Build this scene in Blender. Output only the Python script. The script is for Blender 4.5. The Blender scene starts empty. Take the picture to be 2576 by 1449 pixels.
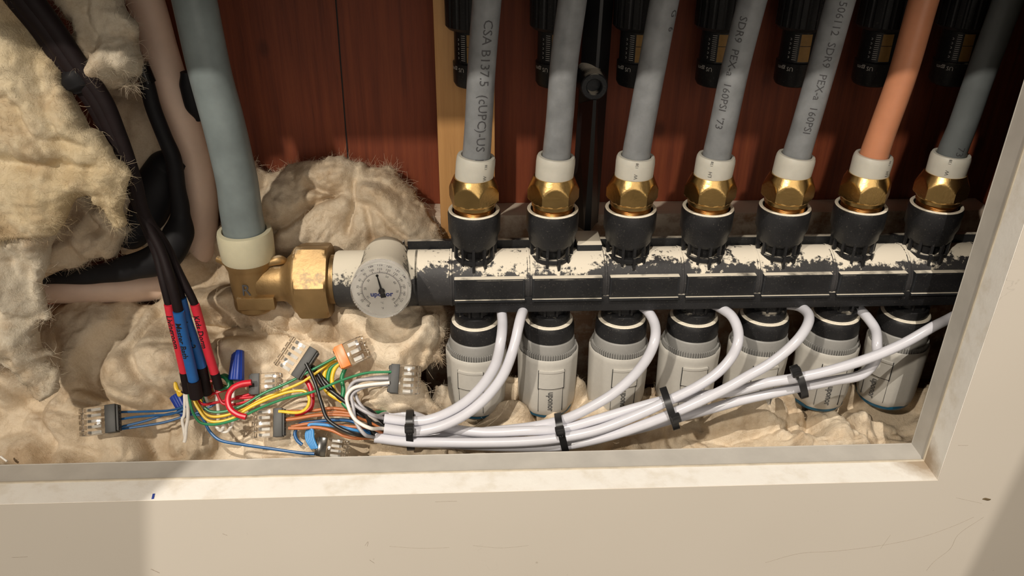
import bpy, bmesh, math, random
import numpy as np
from mathutils import Vector, Matrix
random.seed(7); RNG = np.random.default_rng(5)
SC = bpy.context.scene; COL = SC.collection
# ---------------------------------------------------------------- camera
W, H, F = 2576, 1449, 2100.0
YAW, PITCH, ROLL = math.radians(2.89), math.radians(29.24), math.radians(.55)
CAM = Vector((0, -.486, .262))
fw = Vector((math.sin(YAW)*math.cos(PITCH), math.cos(YAW)*math.cos(PITCH), -math.sin(PITCH)))
rt = Vector((math.cos(YAW), -math.sin(YAW), 0)); up = rt.cross(fw)
rt, up = math.cos(ROLL)*rt + math.sin(ROLL)*up, -math.sin(ROLL)*rt + math.cos(ROLL)*up
cd = bpy.data.cameras.new('camera'); cam = bpy.data.objects.new('camera', cd); COL.objects.link(cam)
cd.sensor_width = 36; cd.lens = F/W*36; cd.clip_start = .01; cd.clip_end = 50
cam.matrix_world = Matrix(((rt.x, up.x, -fw.x, CAM.x), (rt.y, up.y, -fw.y, CAM.y), (rt.z, up.z, -fw.z, CAM.z), (0, 0, 0, 1)))
SC.camera = cam
# ---------------------------------------------------------------- light
SC.view_settings.view_transform = 'Standard'; SC.view_settings.look = 'None'
SC.view_settings.gamma = 1; SC.view_settings.use_curve_mapping = False; SC.view_settings.exposure = 0.38
wd = bpy.data.worlds.new('room_air'); SC.world = wd; wd.use_nodes = True
wd.node_tree.nodes['Background'].inputs[0].default_value = (1, .86, .70, 1)
wd.node_tree.nodes['Background'].inputs[1].default_value = .11
def lamp(name, kind, loc, energy, size, color, target=(0, 0, -.03)):
    d = bpy.data.lights.new(name, kind); o = bpy.data.objects.new(name, d); COL.objects.link(o)
    d.energy = energy; d.color = color; o.location = loc
    o.rotation_euler = (Vector(target)-Vector(loc)).to_track_quat('-Z', 'Y').to_euler()
    if kind == 'AREA': d.size = size
    else: d.shadow_soft_size = size
    return o
LB = Vector((-.555, -3.08, 5.3))
lamp('near_lamp', 'POINT', (-.62, -1.02, .93), 37.0, .022, (1, .90, .77))
lamp('ceiling_lamp', 'POINT', LB, 760.0, .018, (1, .92, .82))
lamp('room_bounce', 'AREA', (.25, -1.7, .55), 5.8, 1.3, (1, .90, .78))
# ---------------------------------------------------------------- pixel -> place helpers (measuring the photograph)
def ray(u, v): return fw + (u-W/2)/F*rt - (v-H/2)/F*up
def P(u, v, y):
    d = ray(u, v); return CAM + d*((y-CAM.y)/d.y)
def PL(u, v, org, nrm, off=0.0):
    d = ray(u, v); t = (Vector(org)-CAM).dot(nrm)/d.dot(nrm); return CAM + d*t + nrm*off
BN = Vector((0, -1, .92)).normalized(); BO = Vector((0, -.050, -.085))      # sloping face of the insulation bed
def PB(u, v, off=.008): return PL(u, v, BO, BN, off)
# ---------------------------------------------------------------- materials
def newmat(name):
    m = bpy.data.materials.new(name); m.use_nodes = True; return m, m.node_tree.nodes, m.node_tree.links, m.node_tree.nodes['Principled BSDF']
def nz(N, L, scale, detail=4, rough=.6, vec=None, stretch=None):
    t = N.new('ShaderNodeTexNoise'); t.inputs['Scale'].default_value = scale; t.inputs['Detail'].default_value = detail; t.inputs['Roughness'].default_value = rough
    if vec is None:
        g = N.new('ShaderNodeNewGeometry'); vec = g.outputs['Position']
    if stretch:
        mp = N.new('ShaderNodeMapping'); mp.inputs['Scale'].default_value = stretch; L.new(vec, mp.inputs['Vector']); vec = mp.outputs['Vector']
    L.new(vec, t.inputs['Vector']); return t
def ramp(N, L, src, stops):
    r = N.new('ShaderNodeValToRGB'); e = r.color_ramp.elements
    while len(e) < len(stops): e.new(.5)
    for k, (p, c) in enumerate(stops): e[k].position = p; e[k].color = (*c, 1) if len(c) == 3 else c
    L.new(src, r.inputs['Fac']); return r
def mix(N, L, fac, a, b):
    m = N.new('ShaderNodeMix'); m.data_type = 'RGBA'
    if isinstance(fac, (int, float)): m.inputs[0].default_value = fac
    else: L.new(fac, m.inputs[0])
    for v, i in ((a, 6), (b, 7)):
        if isinstance(v, tuple): m.inputs[i].default_value = (*v, 1)
        else: L.new(v, m.inputs[i])
    return m.outputs[2]
def math_(N, L, op, a, b=None, clamp=False):
    m = N.new('ShaderNodeMath'); m.operation = op; m.use_clamp = clamp
    for v, i in ((a, 0), (b, 1)):
        if v is None: continue
        if isinstance(v, (int, float)): m.inputs[i].default_value = v
        else: L.new(v, m.inputs[i])
    return m.outputs[0]
def bump(N, L, B, h, s, d=.001):
    b = N.new('ShaderNodeBump'); b.inputs['Strength'].default_value = s; b.inputs['Distance'].default_value = d
    L.new(h, b.inputs['Height']); L.new(b.outputs[0], B.inputs['Normal'])
def plain(name, c, rough=.5, var=.12, scale=300, metal=0, spec=.5, sss=0, trans=0, bmp=0):
    m, N, L, B = newmat(name)
    t = nz(N, L, scale)
    r = ramp(N, L, t.outputs['Fac'], [(.3, tuple(x*(1-var) for x in c)), (.7, tuple(min(1, x*(1+var)) for x in c))])
    L.new(r.outputs[0], B.inputs['Base Color']); B.inputs['Roughness'].default_value = rough; B.inputs['Metallic'].default_value = metal
    B.inputs['Specular IOR Level'].default_value = spec
    if sss: B.inputs['Subsurface Weight'].default_value = sss; B.inputs['Subsurface Radius'].default_value = (1, .8, .6); B.inputs['Subsurface Scale'].default_value = .004
    if trans: B.inputs['Transmission Weight'].default_value = trans; B.inputs['IOR'].default_value = 1.4
    if bmp: bump(N, L, B, t.outputs['Fac'], bmp, .0005)
    return m
def dusty(name, c, dust, lo, hi, rough=.45, nscale=220, metal=0, amount=1.0, namp=.55):
    # settled plaster dust: lies on faces that look upward, broken into patches
    m, N, L, B = newmat(name)
    g = N.new('ShaderNodeNewGeometry'); s = N.new('ShaderNodeSeparateXYZ'); L.new(g.outputs['Normal'], s.inputs[0])
    n1 = nz(N, L, nscale, 6, .65); n2 = nz(N, L, 45, 3, .5)
    a = math_(N, L, 'ADD', math_(N, L, 'MULTIPLY', math_(N, L, 'SUBTRACT', n1.outputs['Fac'], .5), namp), math_(N, L, 'MULTIPLY', math_(N, L, 'SUBTRACT', n2.outputs['Fac'], .5), 1.3))
    v = math_(N, L, 'ADD', s.outputs['Z'], a)
    mr = N.new('ShaderNodeMapRange'); L.new(v, mr.inputs[0]); mr.inputs[1].default_value = lo; mr.inputs[2].default_value = hi; mr.inputs[4].default_value = amount
    fine = nz(N, L, 900, 4, .7)
    film = ramp(N, L, n2.outputs['Fac'], [(.35, c), (.75, tuple(x*1.5+.006 for x in c))])
    spk = ramp(N, L, fine.outputs['Fac'], [(.60, (0, 0, 0)), (.78, (.16, .16, .16))])
    base = mix(N, L, spk.outputs[0], film.outputs[0], dust)
    L.new(mix(N, L, mr.outputs[0], base, dust), B.inputs['Base Color'])
    rr = N.new('ShaderNodeMapRange'); L.new(mr.outputs[0], rr.inputs[0]); rr.inputs[3].default_value = rough; rr.inputs[4].default_value = .95; L.new(rr.outputs[0], B.inputs['Roughness'])
    if not metal: B.inputs['Specular IOR Level'].default_value = .28
    if metal:
        mm = N.new('ShaderNodeMapRange'); L.new(mr.outputs[0], mm.inputs[0]); mm.inputs[3].default_value = metal; mm.inputs[4].default_value = 0; L.new(mm.outputs[0], B.inputs['Metallic'])
    bump(N, L, B, n1.outputs['Fac'], .25, .0006)
    return m
DUST = (.68, .62, .51)
M = {}
M['black'] = dusty('black_plastic', (.012, .012, .013), DUST, .98, 1.25, .38)
M['black_ring'] = dusty('black_ring_plastic', (.014, .015, .017), DUST, .72, .95, .42, namp=.3)
M['manifold'] = dusty('dusty_manifold_plastic', (.028, .027, .028), DUST, .66, .78, .5, 260, namp=1.3)
M['manifold_tee'] = dusty('very_dusty_tee_plastic', (.03, .029, .028), (.58, .53, .43), .38, .56, .55, 300, namp=1.6)
M['brass'] = dusty('brass', (.54, .36, .14), (.62, .50, .30), 1.05, 1.3, .27, 500, metal=1, amount=.8)
M['brass_dark'] = dusty('tarnished_brass', (.27, .175, .075), (.55, .46, .33), .92, 1.12, .46, 400, metal=.7, amount=.7)
M['brass_thread'] = plain('brass_thread', (.40, .22, .08), .3, .1, 600, metal=1)
M['collar'] = plain('white_expansion_ring', (.70, .68, .60), .45, .05, 150, sss=.25)
M['collar_big'] = plain('yellowed_expansion_ring', (.69, .65, .47), .45, .07, 60, sss=.25)
M['ring_dust'] = plain('dusty_rim', (.74, .68, .56), .9, .1, 700)
M['pex'] = plain('milky_grey_tubing', (.34, .355, .37), .34, .2, 90, sss=.2, trans=.22)
M['pex_blue'] = plain('milky_blue_grey_tubing', (.24, .285, .29), .36, .16, 45, sss=.15, trans=.12)
M['pex_shaded'] = plain('shaded_grey_tubing', (.16, .18, .185), .4, .12, 60, trans=.12)  # same grey tubing, with the shade at the far right put into its colour
M['pex_orange'] = plain('orange_tubing', (.70, .30, .16), .38, .08, 50, sss=.25)
M['pex_pink'] = plain('pale_pinkish_tubing', (.72, .54, .43), .5, .08, 40, sss=.2)
M['marker'] = plain('black_marker_ink', (.008, .006, .008), .6)
M['ink'] = plain('print_ink', (.07, .07, .075), .6)
M['ink_grey'] = plain('grey_print_ink', (.10, .10, .10), .6)
M['ink_blue'] = plain('blue_print_ink', (.03, .06, .32), .5)
M['ink_white'] = plain('white_print_ink', (.62, .60, .56), .6)
M['act'] = plain('light_grey_actuator_plastic', (.52, .50, .455), .45, .03, 400)
M['act_mid'] = plain('mid_grey_actuator_plastic', (.27, .265, .25), .5, .04, 400)
M['act_dark'] = plain('dark_seam', (.02, .02, .02), .8)
M['teal'] = plain('teal_plastic', (.006, .085, .16), .4)
M['cable'] = plain('white_cable_jacket', (.62, .62, .67), .26, .02, 200)
M['tie'] = plain('black_nylon', (.014, .014, .015), .38)
M['cblack'] = plain('black_cable_jacket', (.011, .006, .007), .65, .2, 200, spec=.25)
M['hose'] = plain('black_rubber', (.010, .010, .012), .6, .3, 40, spec=.25)
M['red_slv'] = plain('red_heat_shrink', (.72, .025, .05), .5, .06, 300)
M['blue_slv'] = plain('blue_heat_shrink', (.012, .12, .40), .5, .06, 300)
for nm, c in dict(blue=(.015, .10, .27), lblue=(.06, .27, .60), red=(.55, .008, .022), yellow=(.80, .52, .03), green=(.015, .20, .075), white=(.80, .76, .70), brown=(.45, .15, .05), grey=(.40, .39, .41), orange=(.85, .20, .02), black=(.012, .012, .012)).items():
    M['w_'+nm] = plain(nm+'_wire_insulation', c, .35, .08, 400)
M['nut_blue'] = plain('blue_wire_nut_plastic', (.012, .045, .32), .4, .08, 300)
M['gmet'] = plain('tinned_contact', (.72, .70, .66), .45, .1, 400, metal=.35)
def glassy(name, c, rough=.08, alpha=None):
    m, N, L, B = newmat(name); B.inputs['Base Color'].default_value = (*c, 1); B.inputs['Roughness'].default_value = rough
    B.inputs['Transmission Weight'].default_value = 1; B.inputs['IOR'].default_value = 1.35; t = nz(N, L, 350); bump(N, L, B, t.outputs['Fac'], .15, .0003); return m
M['clear'] = glassy('clear_polycarbonate', (.97, .95, .92), .06)
M['lens'] = glassy('clear_gauge_lens', (1, .99, .97), .02)
M['smoke'] = glassy('smoked_polycarbonate', (.25, .25, .23), .2)
M['amber'] = plain('amber_float', (.34, .19, .05), .5)
M['dial'] = plain('white_dial', (.90, .88, .84), .45, .02)
M['capdark'] = plain('dark_grey_cap', (.032, .032, .029), .5)
M['mount'] = plain('black_bracket_metal', (.010, .010, .011), .42, .3, 60)
def woodmat(name, dark, mid, light, scale=1.0, rough=.5, axis='Z', dust=None):
    m, N, L, B = newmat(name)
    st = {'Z': (60*scale, 60*scale, 2.5*scale), 'X': (3*scale, 60*scale, 60*scale)}[axis]
    a = nz(N, L, 3.0, 6, .65, stretch=st); b = nz(N, L, 14, 3, .5)
    c = nz(N, L, 9.0, 8, .7, stretch=tuple(x*1.0 for x in st))
    r = ramp(N, L, a.outputs['Fac'], [(.25, dark), (.5, mid), (.78, light)])
    r2 = ramp(N, L, b.outputs['Fac'], [(.3, dark), (.7, mid)])
    o = mix(N, L, .35, r.outputs[0], r2.outputs[0])
    ln = ramp(N, L, c.outputs['Fac'], [(.32, (1, 1, 1)), (.40, (0, 0, 0))])
    o = mix(N, L, math_(N, L, 'MULTIPLY', ln.outputs[0], .35), o, tuple(x*.45 for x in dark))
    v = N.new('ShaderNodeTexVoronoi'); g = N.new('ShaderNodeNewGeometry'); v.inputs['Scale'].default_value = 26
    mp = N.new('ShaderNodeMapping'); mp.inputs['Scale'].default_value = (1, 1, .6); L.new(g.outputs['Position'], mp.inputs[0]); L.new(mp.outputs[0], v.inputs['Vector'])
    kn = ramp(N, L, v.outputs['Distance'], [(.06, (1, 1, 1)), (.13, (0, 0, 0))])
    o = mix(N, L, math_(N, L, 'MULTIPLY', kn.outputs[0], .5), o, tuple(x*.4 for x in dark))
    if dust:
        s = N.new('ShaderNodeSeparateXYZ'); L.new(g.outputs['Normal'], s.inputs[0]); n1 = nz(N, L, 60, 5, .7)
        vv = math_(N, L, 'ADD', s.outputs['Z'], math_(N, L, 'MULTIPLY', math_(N, L, 'SUBTRACT', n1.outputs['Fac'], .45), 3.0))
        mr = N.new('ShaderNodeMapRange'); L.new(vv, mr.inputs[0]); mr.inputs[1].default_value = -.05; mr.inputs[2].default_value = .6
        o = mix(N, L, mr.outputs[0], o, dust)
    L.new(o, B.inputs['Base Color']); B.inputs['Roughness'].default_value = rough
    bump(N, L, B, c.outputs['Fac'], .3, .0008)
    return m
M['panel'] = woodmat('reddish_sheathing', (.085, .017, .006), (.22, .046, .015), (.33, .085, .026), rough=.65)
M['stud'] = woodmat('pine_stud', (.50, .25, .09), (.68, .37, .14), (.78, .46, .20), .8)
M['block'] = woodmat('rough_dusty_lumber', (.24, .13, .08), (.45, .28, .18), (.58, .40, .28), .6, .85, 'X', dust=(.72, .62, .50))
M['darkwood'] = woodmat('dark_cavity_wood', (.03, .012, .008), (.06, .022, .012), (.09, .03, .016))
def plaster():
    m, N, L, B = newmat('painted_drywall')
    a = nz(N, L, 5, 3, .5); r = ramp(N, L, a.outputs['Fac'], [(.3, (.62, .565, .485)), (.7, (.66, .605, .525))])
    # scuffs: thin warped streaks, and small specks
    w = nz(N, L, 7, 5, .6, stretch=(1, 1, 2.2)); d = math_(N, L, 'ABSOLUTE', math_(N, L, 'SUBTRACT', w.outputs['Fac'], .56))
    k = ramp(N, L, d, [(0, (1, 1, 1)), (.004, (0, 0, 0))]); gate = nz(N, L, 11, 2, .5); gg = ramp(N, L, gate.outputs['Fac'], [(.58, (0, 0, 0)), (.68, (1, 1, 1))])
    f = math_(N, L, 'MULTIPLY', math_(N, L, 'MULTIPLY', k.outputs[0], gg.outputs[0]), .45)
    o = mix(N, L, f, r.outputs[0], (.25, .22, .19))
    s = nz(N, L, 130, 2, .5); sp = ramp(N, L, s.outputs['Fac'], [(.74, (0, 0, 0)), (.80, (.5, .5, .5))])
    o = mix(N, L, sp.outputs[0], o, (.33, .28, .22))
    L.new(o, B.inputs['Base Color']); B.inputs['Roughness'].default_value = .55
    f2 = nz(N, L, 500, 3, .6); bump(N, L, B, f2.outputs['Fac'], .1, .0004); return m
M['wall'] = plaster()
def ledge():
    m, N, L, B = newmat('white_joint_compound')
    a = nz(N, L, 70, 5, .6); r = ramp(N, L, a.outputs['Fac'], [(.3, (.76, .71, .62)), (.5, (.86, .83, .77)), (.7, (.88, .86, .80))])
    # grime in the corner
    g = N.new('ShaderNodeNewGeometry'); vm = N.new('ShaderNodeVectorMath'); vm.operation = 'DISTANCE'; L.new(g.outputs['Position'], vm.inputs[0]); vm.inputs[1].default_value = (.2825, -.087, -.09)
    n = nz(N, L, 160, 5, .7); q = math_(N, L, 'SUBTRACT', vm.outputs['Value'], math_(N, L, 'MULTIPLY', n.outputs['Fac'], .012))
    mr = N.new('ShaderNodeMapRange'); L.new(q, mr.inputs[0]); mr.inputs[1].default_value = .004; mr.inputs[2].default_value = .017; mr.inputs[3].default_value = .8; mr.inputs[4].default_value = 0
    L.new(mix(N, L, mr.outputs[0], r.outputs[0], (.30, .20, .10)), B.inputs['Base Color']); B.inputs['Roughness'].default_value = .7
    bump(N, L, B, a.outputs['Fac'], .4, .0008); return m
M['ledge'] = ledge()
M['bead'] = plain('grey_corner_bead', (.50, .475, .43), .42, .10, 40, spec=.5)
M['bead_edge'] = plain('bead_edge', (.52, .46, .36), .5, .15, 90)
def wool(name, c1, c2):
    m, N, L, B = newmat(name)
    a = nz(N, L, 18, 4, .6); b = nz(N, L, 900, 4, .8)
    r = ramp(N, L, a.outputs['Fac'], [(.35, c1), (.62, c2)])
    r2 = ramp(N, L, b.outputs['Fac'], [(.35, (.90, .88, .84)), (.6, (1, 1, 1))])
    mm = N.new('ShaderNodeMix'); mm.data_type = 'RGBA'; mm.blend_type = 'MULTIPLY'; mm.inputs[0].default_value = 1; L.new(r.outputs[0], mm.inputs[6]); L.new(r2.outputs[0], mm.inputs[7])
    pt = nz(N, L, 27, 5, .65); pr_ = ramp(N, L, pt.outputs['Fac'], [(.48, (0, 0, 0)), (.66, (.6, .6, .6))])
    L.new(mix(N, L, pr_.outputs[0], mm.outputs[2], (.42, .27, .14)), B.inputs['Base Color']); B.inputs['Roughness'].default_value = 1; B.inputs['Specular IOR Level'].default_value = .05
    b3 = nz(N, L, 300, 6, .75); bump(N, L, B, b3.outputs['Fac'], .6, .0020); return m
M['wool'] = wool('cream_mineral_wool', (.72, .59, .43), (.80, .69, .54))
M['wool_y'] = wool('yellowish_mineral_wool', (.66, .53, .33), (.76, .66, .48))
M['wool_w'] = wool('whitish_mineral_wool', (.64, .55, .42), (.72, .65, .53))
# ---------------------------------------------------------------- mesh helpers
class MB:
    def __init__(s): s.v = []; s.f = []
    def add(s, vs, fs):
        o = len(s.v); s.v += [tuple(x) for x in vs]; s.f += [tuple(i+o for i in f) for f in fs]; return s
    def box(s, c, d, R=None, b=0):
        c = Vector(c); hx, hy, hz = (x/2 for x in d); b = min(b, hx*.9, hy*.9, hz*.9)
        if b <= 0:
            vs = [Vector((x, y, z)) for x in (-hx, hx) for y in (-hy, hy) for z in (-hz, hz)]
            fs = [(0, 1, 3, 2), (4, 6, 7, 5), (0, 4, 5, 1), (2, 3, 7, 6), (0, 2, 6, 4), (1, 5, 7, 3)]
        else:
            bm = bmesh.new(); bmesh.ops.create_cube(bm, size=1)
            for v in bm.verts: v.co = Vector((v.co.x*d[0], v.co.y*d[1], v.co.z*d[2]))
            bmesh.ops.bevel(bm, geom=bm.edges[:], offset=b, segments=2, affect='EDGES', profile=.6)
            bm.verts.index_update(); vs = [v.co.copy() for v in bm.verts]; fs = [tuple(v.index for v in f.verts) for f in bm.faces]; bm.free()
        s.add([c + (R @ v if R else v) for v in vs], fs); return s
    def lathe(s, prof, c=(0, 0, 0), R=None, n=40, rfun=None, closed=False):
        # prof: (radius, height) list about local Z
        c = Vector(c); vs = []; fs = []
        for r, z in prof:
            for k in range(n):
                a = 2*math.pi*k/n; q = r*(rfun(a, z) if rfun else 1); p = Vector((q*math.cos(a), q*math.sin(a), z)); vs.append(c + (R @ p if R else p))
        m = len(prof)
        for i in range(m-1 + (1 if closed else 0)):
            j = (i+1) % m
            for k in range(n):
                fs.append((i*n+k, i*n+(k+1) % n, j*n+(k+1) % n, j*n+k))
        if not closed:
            if prof[0][0] > 1e-6: fs.append(tuple(range(n-1, -1, -1)))
            if prof[-1][0] > 1e-6: fs.append(tuple((m-1)*n+k for k in range(n)))
        s.add(vs, fs); return s
    def tube(s, path, r, n=16, caps=True, step=None, samples=None):
        pts, tan, n1, n2, rad = frames(path, r, samples)
        vs = []; fs = []
        for p, a, b, q in zip(pts, n1, n2, rad):
            for k in range(n):
                t = 2*math.pi*k/n; vs.append(p + a*(q*math.cos(t)) + b*(q*math.sin(t)))
        m = len(pts)
        for i in range(m-1):
            for k in range(n): fs.append((i*n+k, i*n+(k+1) % n, (i+1)*n+(k+1) % n, (i+1)*n+k))
        if caps: fs.append(tuple(range(n-1, -1, -1))); fs.append(tuple((m-1)*n+k for k in range(n)))
        s.add(vs, fs); return s
    def build(s, name, mat, parent=None, smooth=35, kind=None):
        me = bpy.data.meshes.new(name); me.from_pydata(s.v, [], s.f)
        bm = bmesh.new(); bm.from_mesh(me); bmesh.ops.recalc_face_normals(bm, faces=bm.faces[:]); bm.to_mesh(me); bm.free()
        me.update(); me.materials.append(M[mat] if isinstance(mat, str) else mat)
        if smooth:
            me.polygons.foreach_set('use_smooth', [True]*len(me.polygons)); me.set_sharp_from_angle(angle=math.radians(smooth))
        o = bpy.data.objects.new(name, me); COL.objects.link(o)
        if parent:
            o.parent = parent; wm = world_of(parent); o.matrix_parent_inverse = wm.inverted()
        if kind: o['kind'] = kind
        return o
def world_of(o):
    m = Matrix.LocRotScale(o.location, o.rotation_euler, o.scale)
    return (world_of(o.parent) @ o.matrix_parent_inverse @ m) if o.parent else m
def spline(path, samples=None):
    pts = [Vector(p) for p in path]
    if len(pts) == 2:
        n = samples or 6; return [pts[0].lerp(pts[1], i/n) for i in range(n+1)]
    per = samples or 10; out = []
    ext = [pts[0]*2-pts[1]] + pts + [pts[-1]*2-pts[-2]]
    for i in range(1, len(ext)-2):
        p0, p1, p2, p3 = ext[i-1:i+3]
        d1 = max(1e-5, (p1-p0).length)**.5; d2 = max(1e-5, (p2-p1).length)**.5; d3 = max(1e-5, (p3-p2).length)**.5
        m1 = (p1-p0)/d1 - (p2-p0)/(d1+d2) + (p2-p1)/d2; m2 = (p2-p1)/d2 - (p3-p1)/(d2+d3) + (p3-p2)/d3
        m1 *= d2; m2 *= d2
        for k in range(per):
            t = k/per; out.append(p1*(2*t**3-3*t**2+1) + m1*(t**3-2*t**2+t) + p2*(-2*t**3+3*t**2) + m2*(t**3-t**2))
    out.append(pts[-1]); return out
def frames(path, r, samples=None):
    pts = spline(path, samples); n = len(pts)
    if isinstance(r, (int, float)): rad = [r]*n
    else:
        m = len(path)-1; rad = []
        for i in range(n):
            t = i/(n-1)*(len(r)-1); k = min(int(t), len(r)-2); f = t-k; f = f*f*(3-2*f); rad.append(r[k]*(1-f)+r[k+1]*f)
    tan = [(pts[min(i+1, n-1)]-pts[max(i-1, 0)]).normalized() for i in range(n)]
    a = Vector((0, -1, .3)); a = (a - tan[0]*a.dot(tan[0]))
    if a.length < .1: a = Vector((1, 0, 0)) - tan[0]*tan[0].x
    a.normalize(); n1 = []; n2 = []
    for i in range(n):
        a = (a - tan[i]*a.dot(tan[i])).normalized(); n1.append(a.copy()); n2.append(tan[i].cross(a))
    return pts, tan, n1, n2, rad
def setp(o, label=None, cat=None, group=None, kind=None):
    for k, v in (('label', label), ('category', cat), ('group', group), ('kind', kind)):
        if v: o[k] = v
    return o
def thing(name, label, cat, loc=(0, 0, 0), group=None, rot=(0, 0, 0)):
    o = bpy.data.objects.new(name, None); o.empty_display_size = .01; COL.objects.link(o); o.location = loc; o.rotation_euler = rot
    return setp(o, label, cat, group)
def text_data(s, size, align='LEFT', res=2):
    c = bpy.data.curves.new('lettering', 'FONT'); c.offset = size*BOLD; c.body = s; c.size = size; c.resolution_u = res; c.align_x = align
    o = bpy.data.objects.new('lettering', c); COL.objects.link(o); bpy.context.view_layer.update()
    me = o.to_mesh(); vs = [v.co.copy() for v in me.vertices]; fs = [tuple(p.vertices) for p in me.polygons]
    o.to_mesh_clear(); bpy.data.objects.remove(o); bpy.data.curves.remove(c)
    # cut the letters into strips so that they can follow a curved surface
    bm = bmesh.new(); bv = [bm.verts.new(v) for v in vs]
    for f in fs:
        try: bm.faces.new([bv[i] for i in f])
        except ValueError: pass
    lo, hi = min(v.y for v in vs), max(v.y for v in vs)
    for k in range(1, 8):
        y = lo+(hi-lo)*k/8; bmesh.ops.bisect_plane(bm, geom=bm.verts[:]+bm.edges[:]+bm.faces[:], plane_co=(0, y, 0), plane_no=(0, 1, 0))
    bm.verts.index_update(); vs = [v.co.copy() for v in bm.verts]; fs = [tuple(v.index for v in f.verts) for f in bm.faces]; bm.free(); return vs, fs
def text_plane(mb, s, size, origin, ex, ey, align='CENTER'):
    vs, fs = text_data(s, size, align); o = Vector(origin); mb.add([o + ex*v.x + ey*v.y for v in vs], fs)
FLIP = -1; BOLD = 0.0
def text_path(mb, s, size, path, rr, s0, ang=0.0, lift=.00012, flip=1, bold=0):
    # lettering that follows a tube: text x runs along the path, text y around it
    pts, tan, n1, n2, rad = frames(path, rr, 14); L = [0]
    for i in range(1, len(pts)): L.append(L[-1]+(pts[i]-pts[i-1]).length)
    vs, fs = text_data(s, size, 'LEFT'); out = []
    for v in vs:
        d = min(max(s0+v.x, 0), L[-1]-1e-6); i = int(np.searchsorted(L, d, side='right'))-1; t = (d-L[i])/(L[i+1]-L[i])
        p = pts[i].lerp(pts[i+1], t); a = n1[i].lerp(n1[i+1], t); b = n2[i].lerp(n2[i+1], t); q = rad[i]*(1-t)+rad[i+1]*t+lift
        th = ang+FLIP*flip*(v.y-size*.35)/q; out.append(p+a*(q*math.cos(th))+b*(q*math.sin(th)))
    mb.add(out, fs)
def RX(a): return Matrix.Rotation(a, 3, 'X')
def RZ(a): return Matrix.Rotation(a, 3, 'Z')
AX = Matrix.Rotation(math.pi/2, 3, 'Y')      # local Z -> world X
AY = Matrix.Rotation(math.pi/2, 3, 'X')      # local Z -> world -Y
# ================================================================ the setting
XJ, ZL, ZT, XLJ = .2825, -.09, .215, -.50       # right jamb, ledge height, head of opening, left jamb
YF, YM, YB = -.108, -.0895, -.0725              # wall face, start of bead, inner edge of bead
def frame_ring(mb, x0, x1, z0, z1, X0, X1, Z0, Z1, ya, yb):
    vs = []
    for y in (ya, yb): vs += [(x0, y, z0), (x1, y, z0), (x1, y, z1), (x0, y, z1), (X0, y, Z0), (X1, y, Z0), (X1, y, Z1), (X0, y, Z1)]
    fs = []
    for k in range(4):
        j = (k+1) % 4; fs += [(k, j, j+4, k+4), (8+k, 12+k, 12+j, 8+j), (k, 8+k, 8+j, j), (4+k, 4+j, 12+j, 12+k)]
    mb.add(vs, fs)
m = MB(); frame_ring(m, XLJ, XJ+.0003, ZL-.0003, ZT, -1.6, 1.5, -1.0, 1.3, YF, YM)
setp(m.build('wall_front', 'wall', smooth=0), kind='structure')
# white compound skin on the reveal
m = MB(); frame_ring(m, XLJ+.0012, XJ, ZL, ZT-.0012, XLJ-.0002, XJ+.0008, ZL-.0008, ZT+.0002, YF+.0003, YM)
setp(m.build('trim_1', 'ledge', smooth=0), kind='structure')
# metal corner bead lining the inner half of the reveal, mitred in the corner
m = MB(); d = .0006
frame_ring(m, XLJ+.0012, XJ+d, ZL-d, ZT, XLJ-.003, XJ+.006, ZL-.006, ZT+.003, YM+.0002, YB)
bd = setp(m.build('trim_2', 'bead', smooth=0), kind='structure')
m = MB()
m.tube([(XLJ, YM, ZL-.0007), (XJ+.0006, YM, ZL-.0007)], .0013, 10); m.tube([(XJ+.0011, YM, ZL), (XJ+.0011, YM, ZT)], .0016, 10)
m.build('bead_edge', 'bead_edge', bd)
m = MB(); m.tube([(XLJ, YB, ZL-.0009), (XJ+.0009, YB, ZL-.0009)], .0005, 8); m.tube([(XJ+.0009, YB, ZL), (XJ+.0009, YB, ZT)], .0005, 8); m.build('bead_lip', 'bead', bd)
# the cavity behind
def slab(name, c, dims, mat, kind='structure'):
    return setp(MB().box(c, dims).build(name, mat, smooth=0), kind=kind)
slab('wall_back', (-.05, .093, .1), (1.4, .02, .9), 'panel')
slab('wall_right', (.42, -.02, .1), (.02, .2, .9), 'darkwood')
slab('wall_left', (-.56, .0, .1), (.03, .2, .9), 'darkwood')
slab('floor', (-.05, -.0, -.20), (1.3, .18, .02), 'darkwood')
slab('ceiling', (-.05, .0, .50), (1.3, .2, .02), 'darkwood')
# seam groove between two sheathing boards
MBs = MB(); pA, pB = P(856, 0, .0828), P(872, 420, .0828)
MBs.tube([pA+Vector((0, 0, .2)), pB-Vector((0, 0, .1))], .0005, 6)
sm = MBs.build('trim_3', 'act_dark'); sm['kind'] = 'structure'
st = MB().box((-.0045, .069, .20), (.0385, .028, .40), b=.0008).build('timber_stud', 'stud')
setp(st, 'orange-brown pine stud standing upright behind the first grey pipe on the left', 'stud')
bl = MB(); bl.box((.17, .0715, -.06), (.42, .023, .1512), b=.0012)
setp(bl.build('timber_block', 'block'), 'rough horizontal timber block dusted white, running behind the brass nuts', 'timber block')
# pencil / pen mark on the ledge
pm = MB(); a, b = PL(387, 1242, (0, 0, ZL+.0002), Vector((0, 0, 1))), PL(384, 1255, (0, 0, ZL+.0002), Vector((0, 0, 1)))
pm.box((a+b)/2, ((b-a).length, .0013, .0002), RZ(math.atan2((b-a).y, (b-a).x)))
o = pm.build('pen_mark', M['ink_blue'], None, 0); o['kind'] = 'structure'; o.name = 'trim_4'
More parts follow.
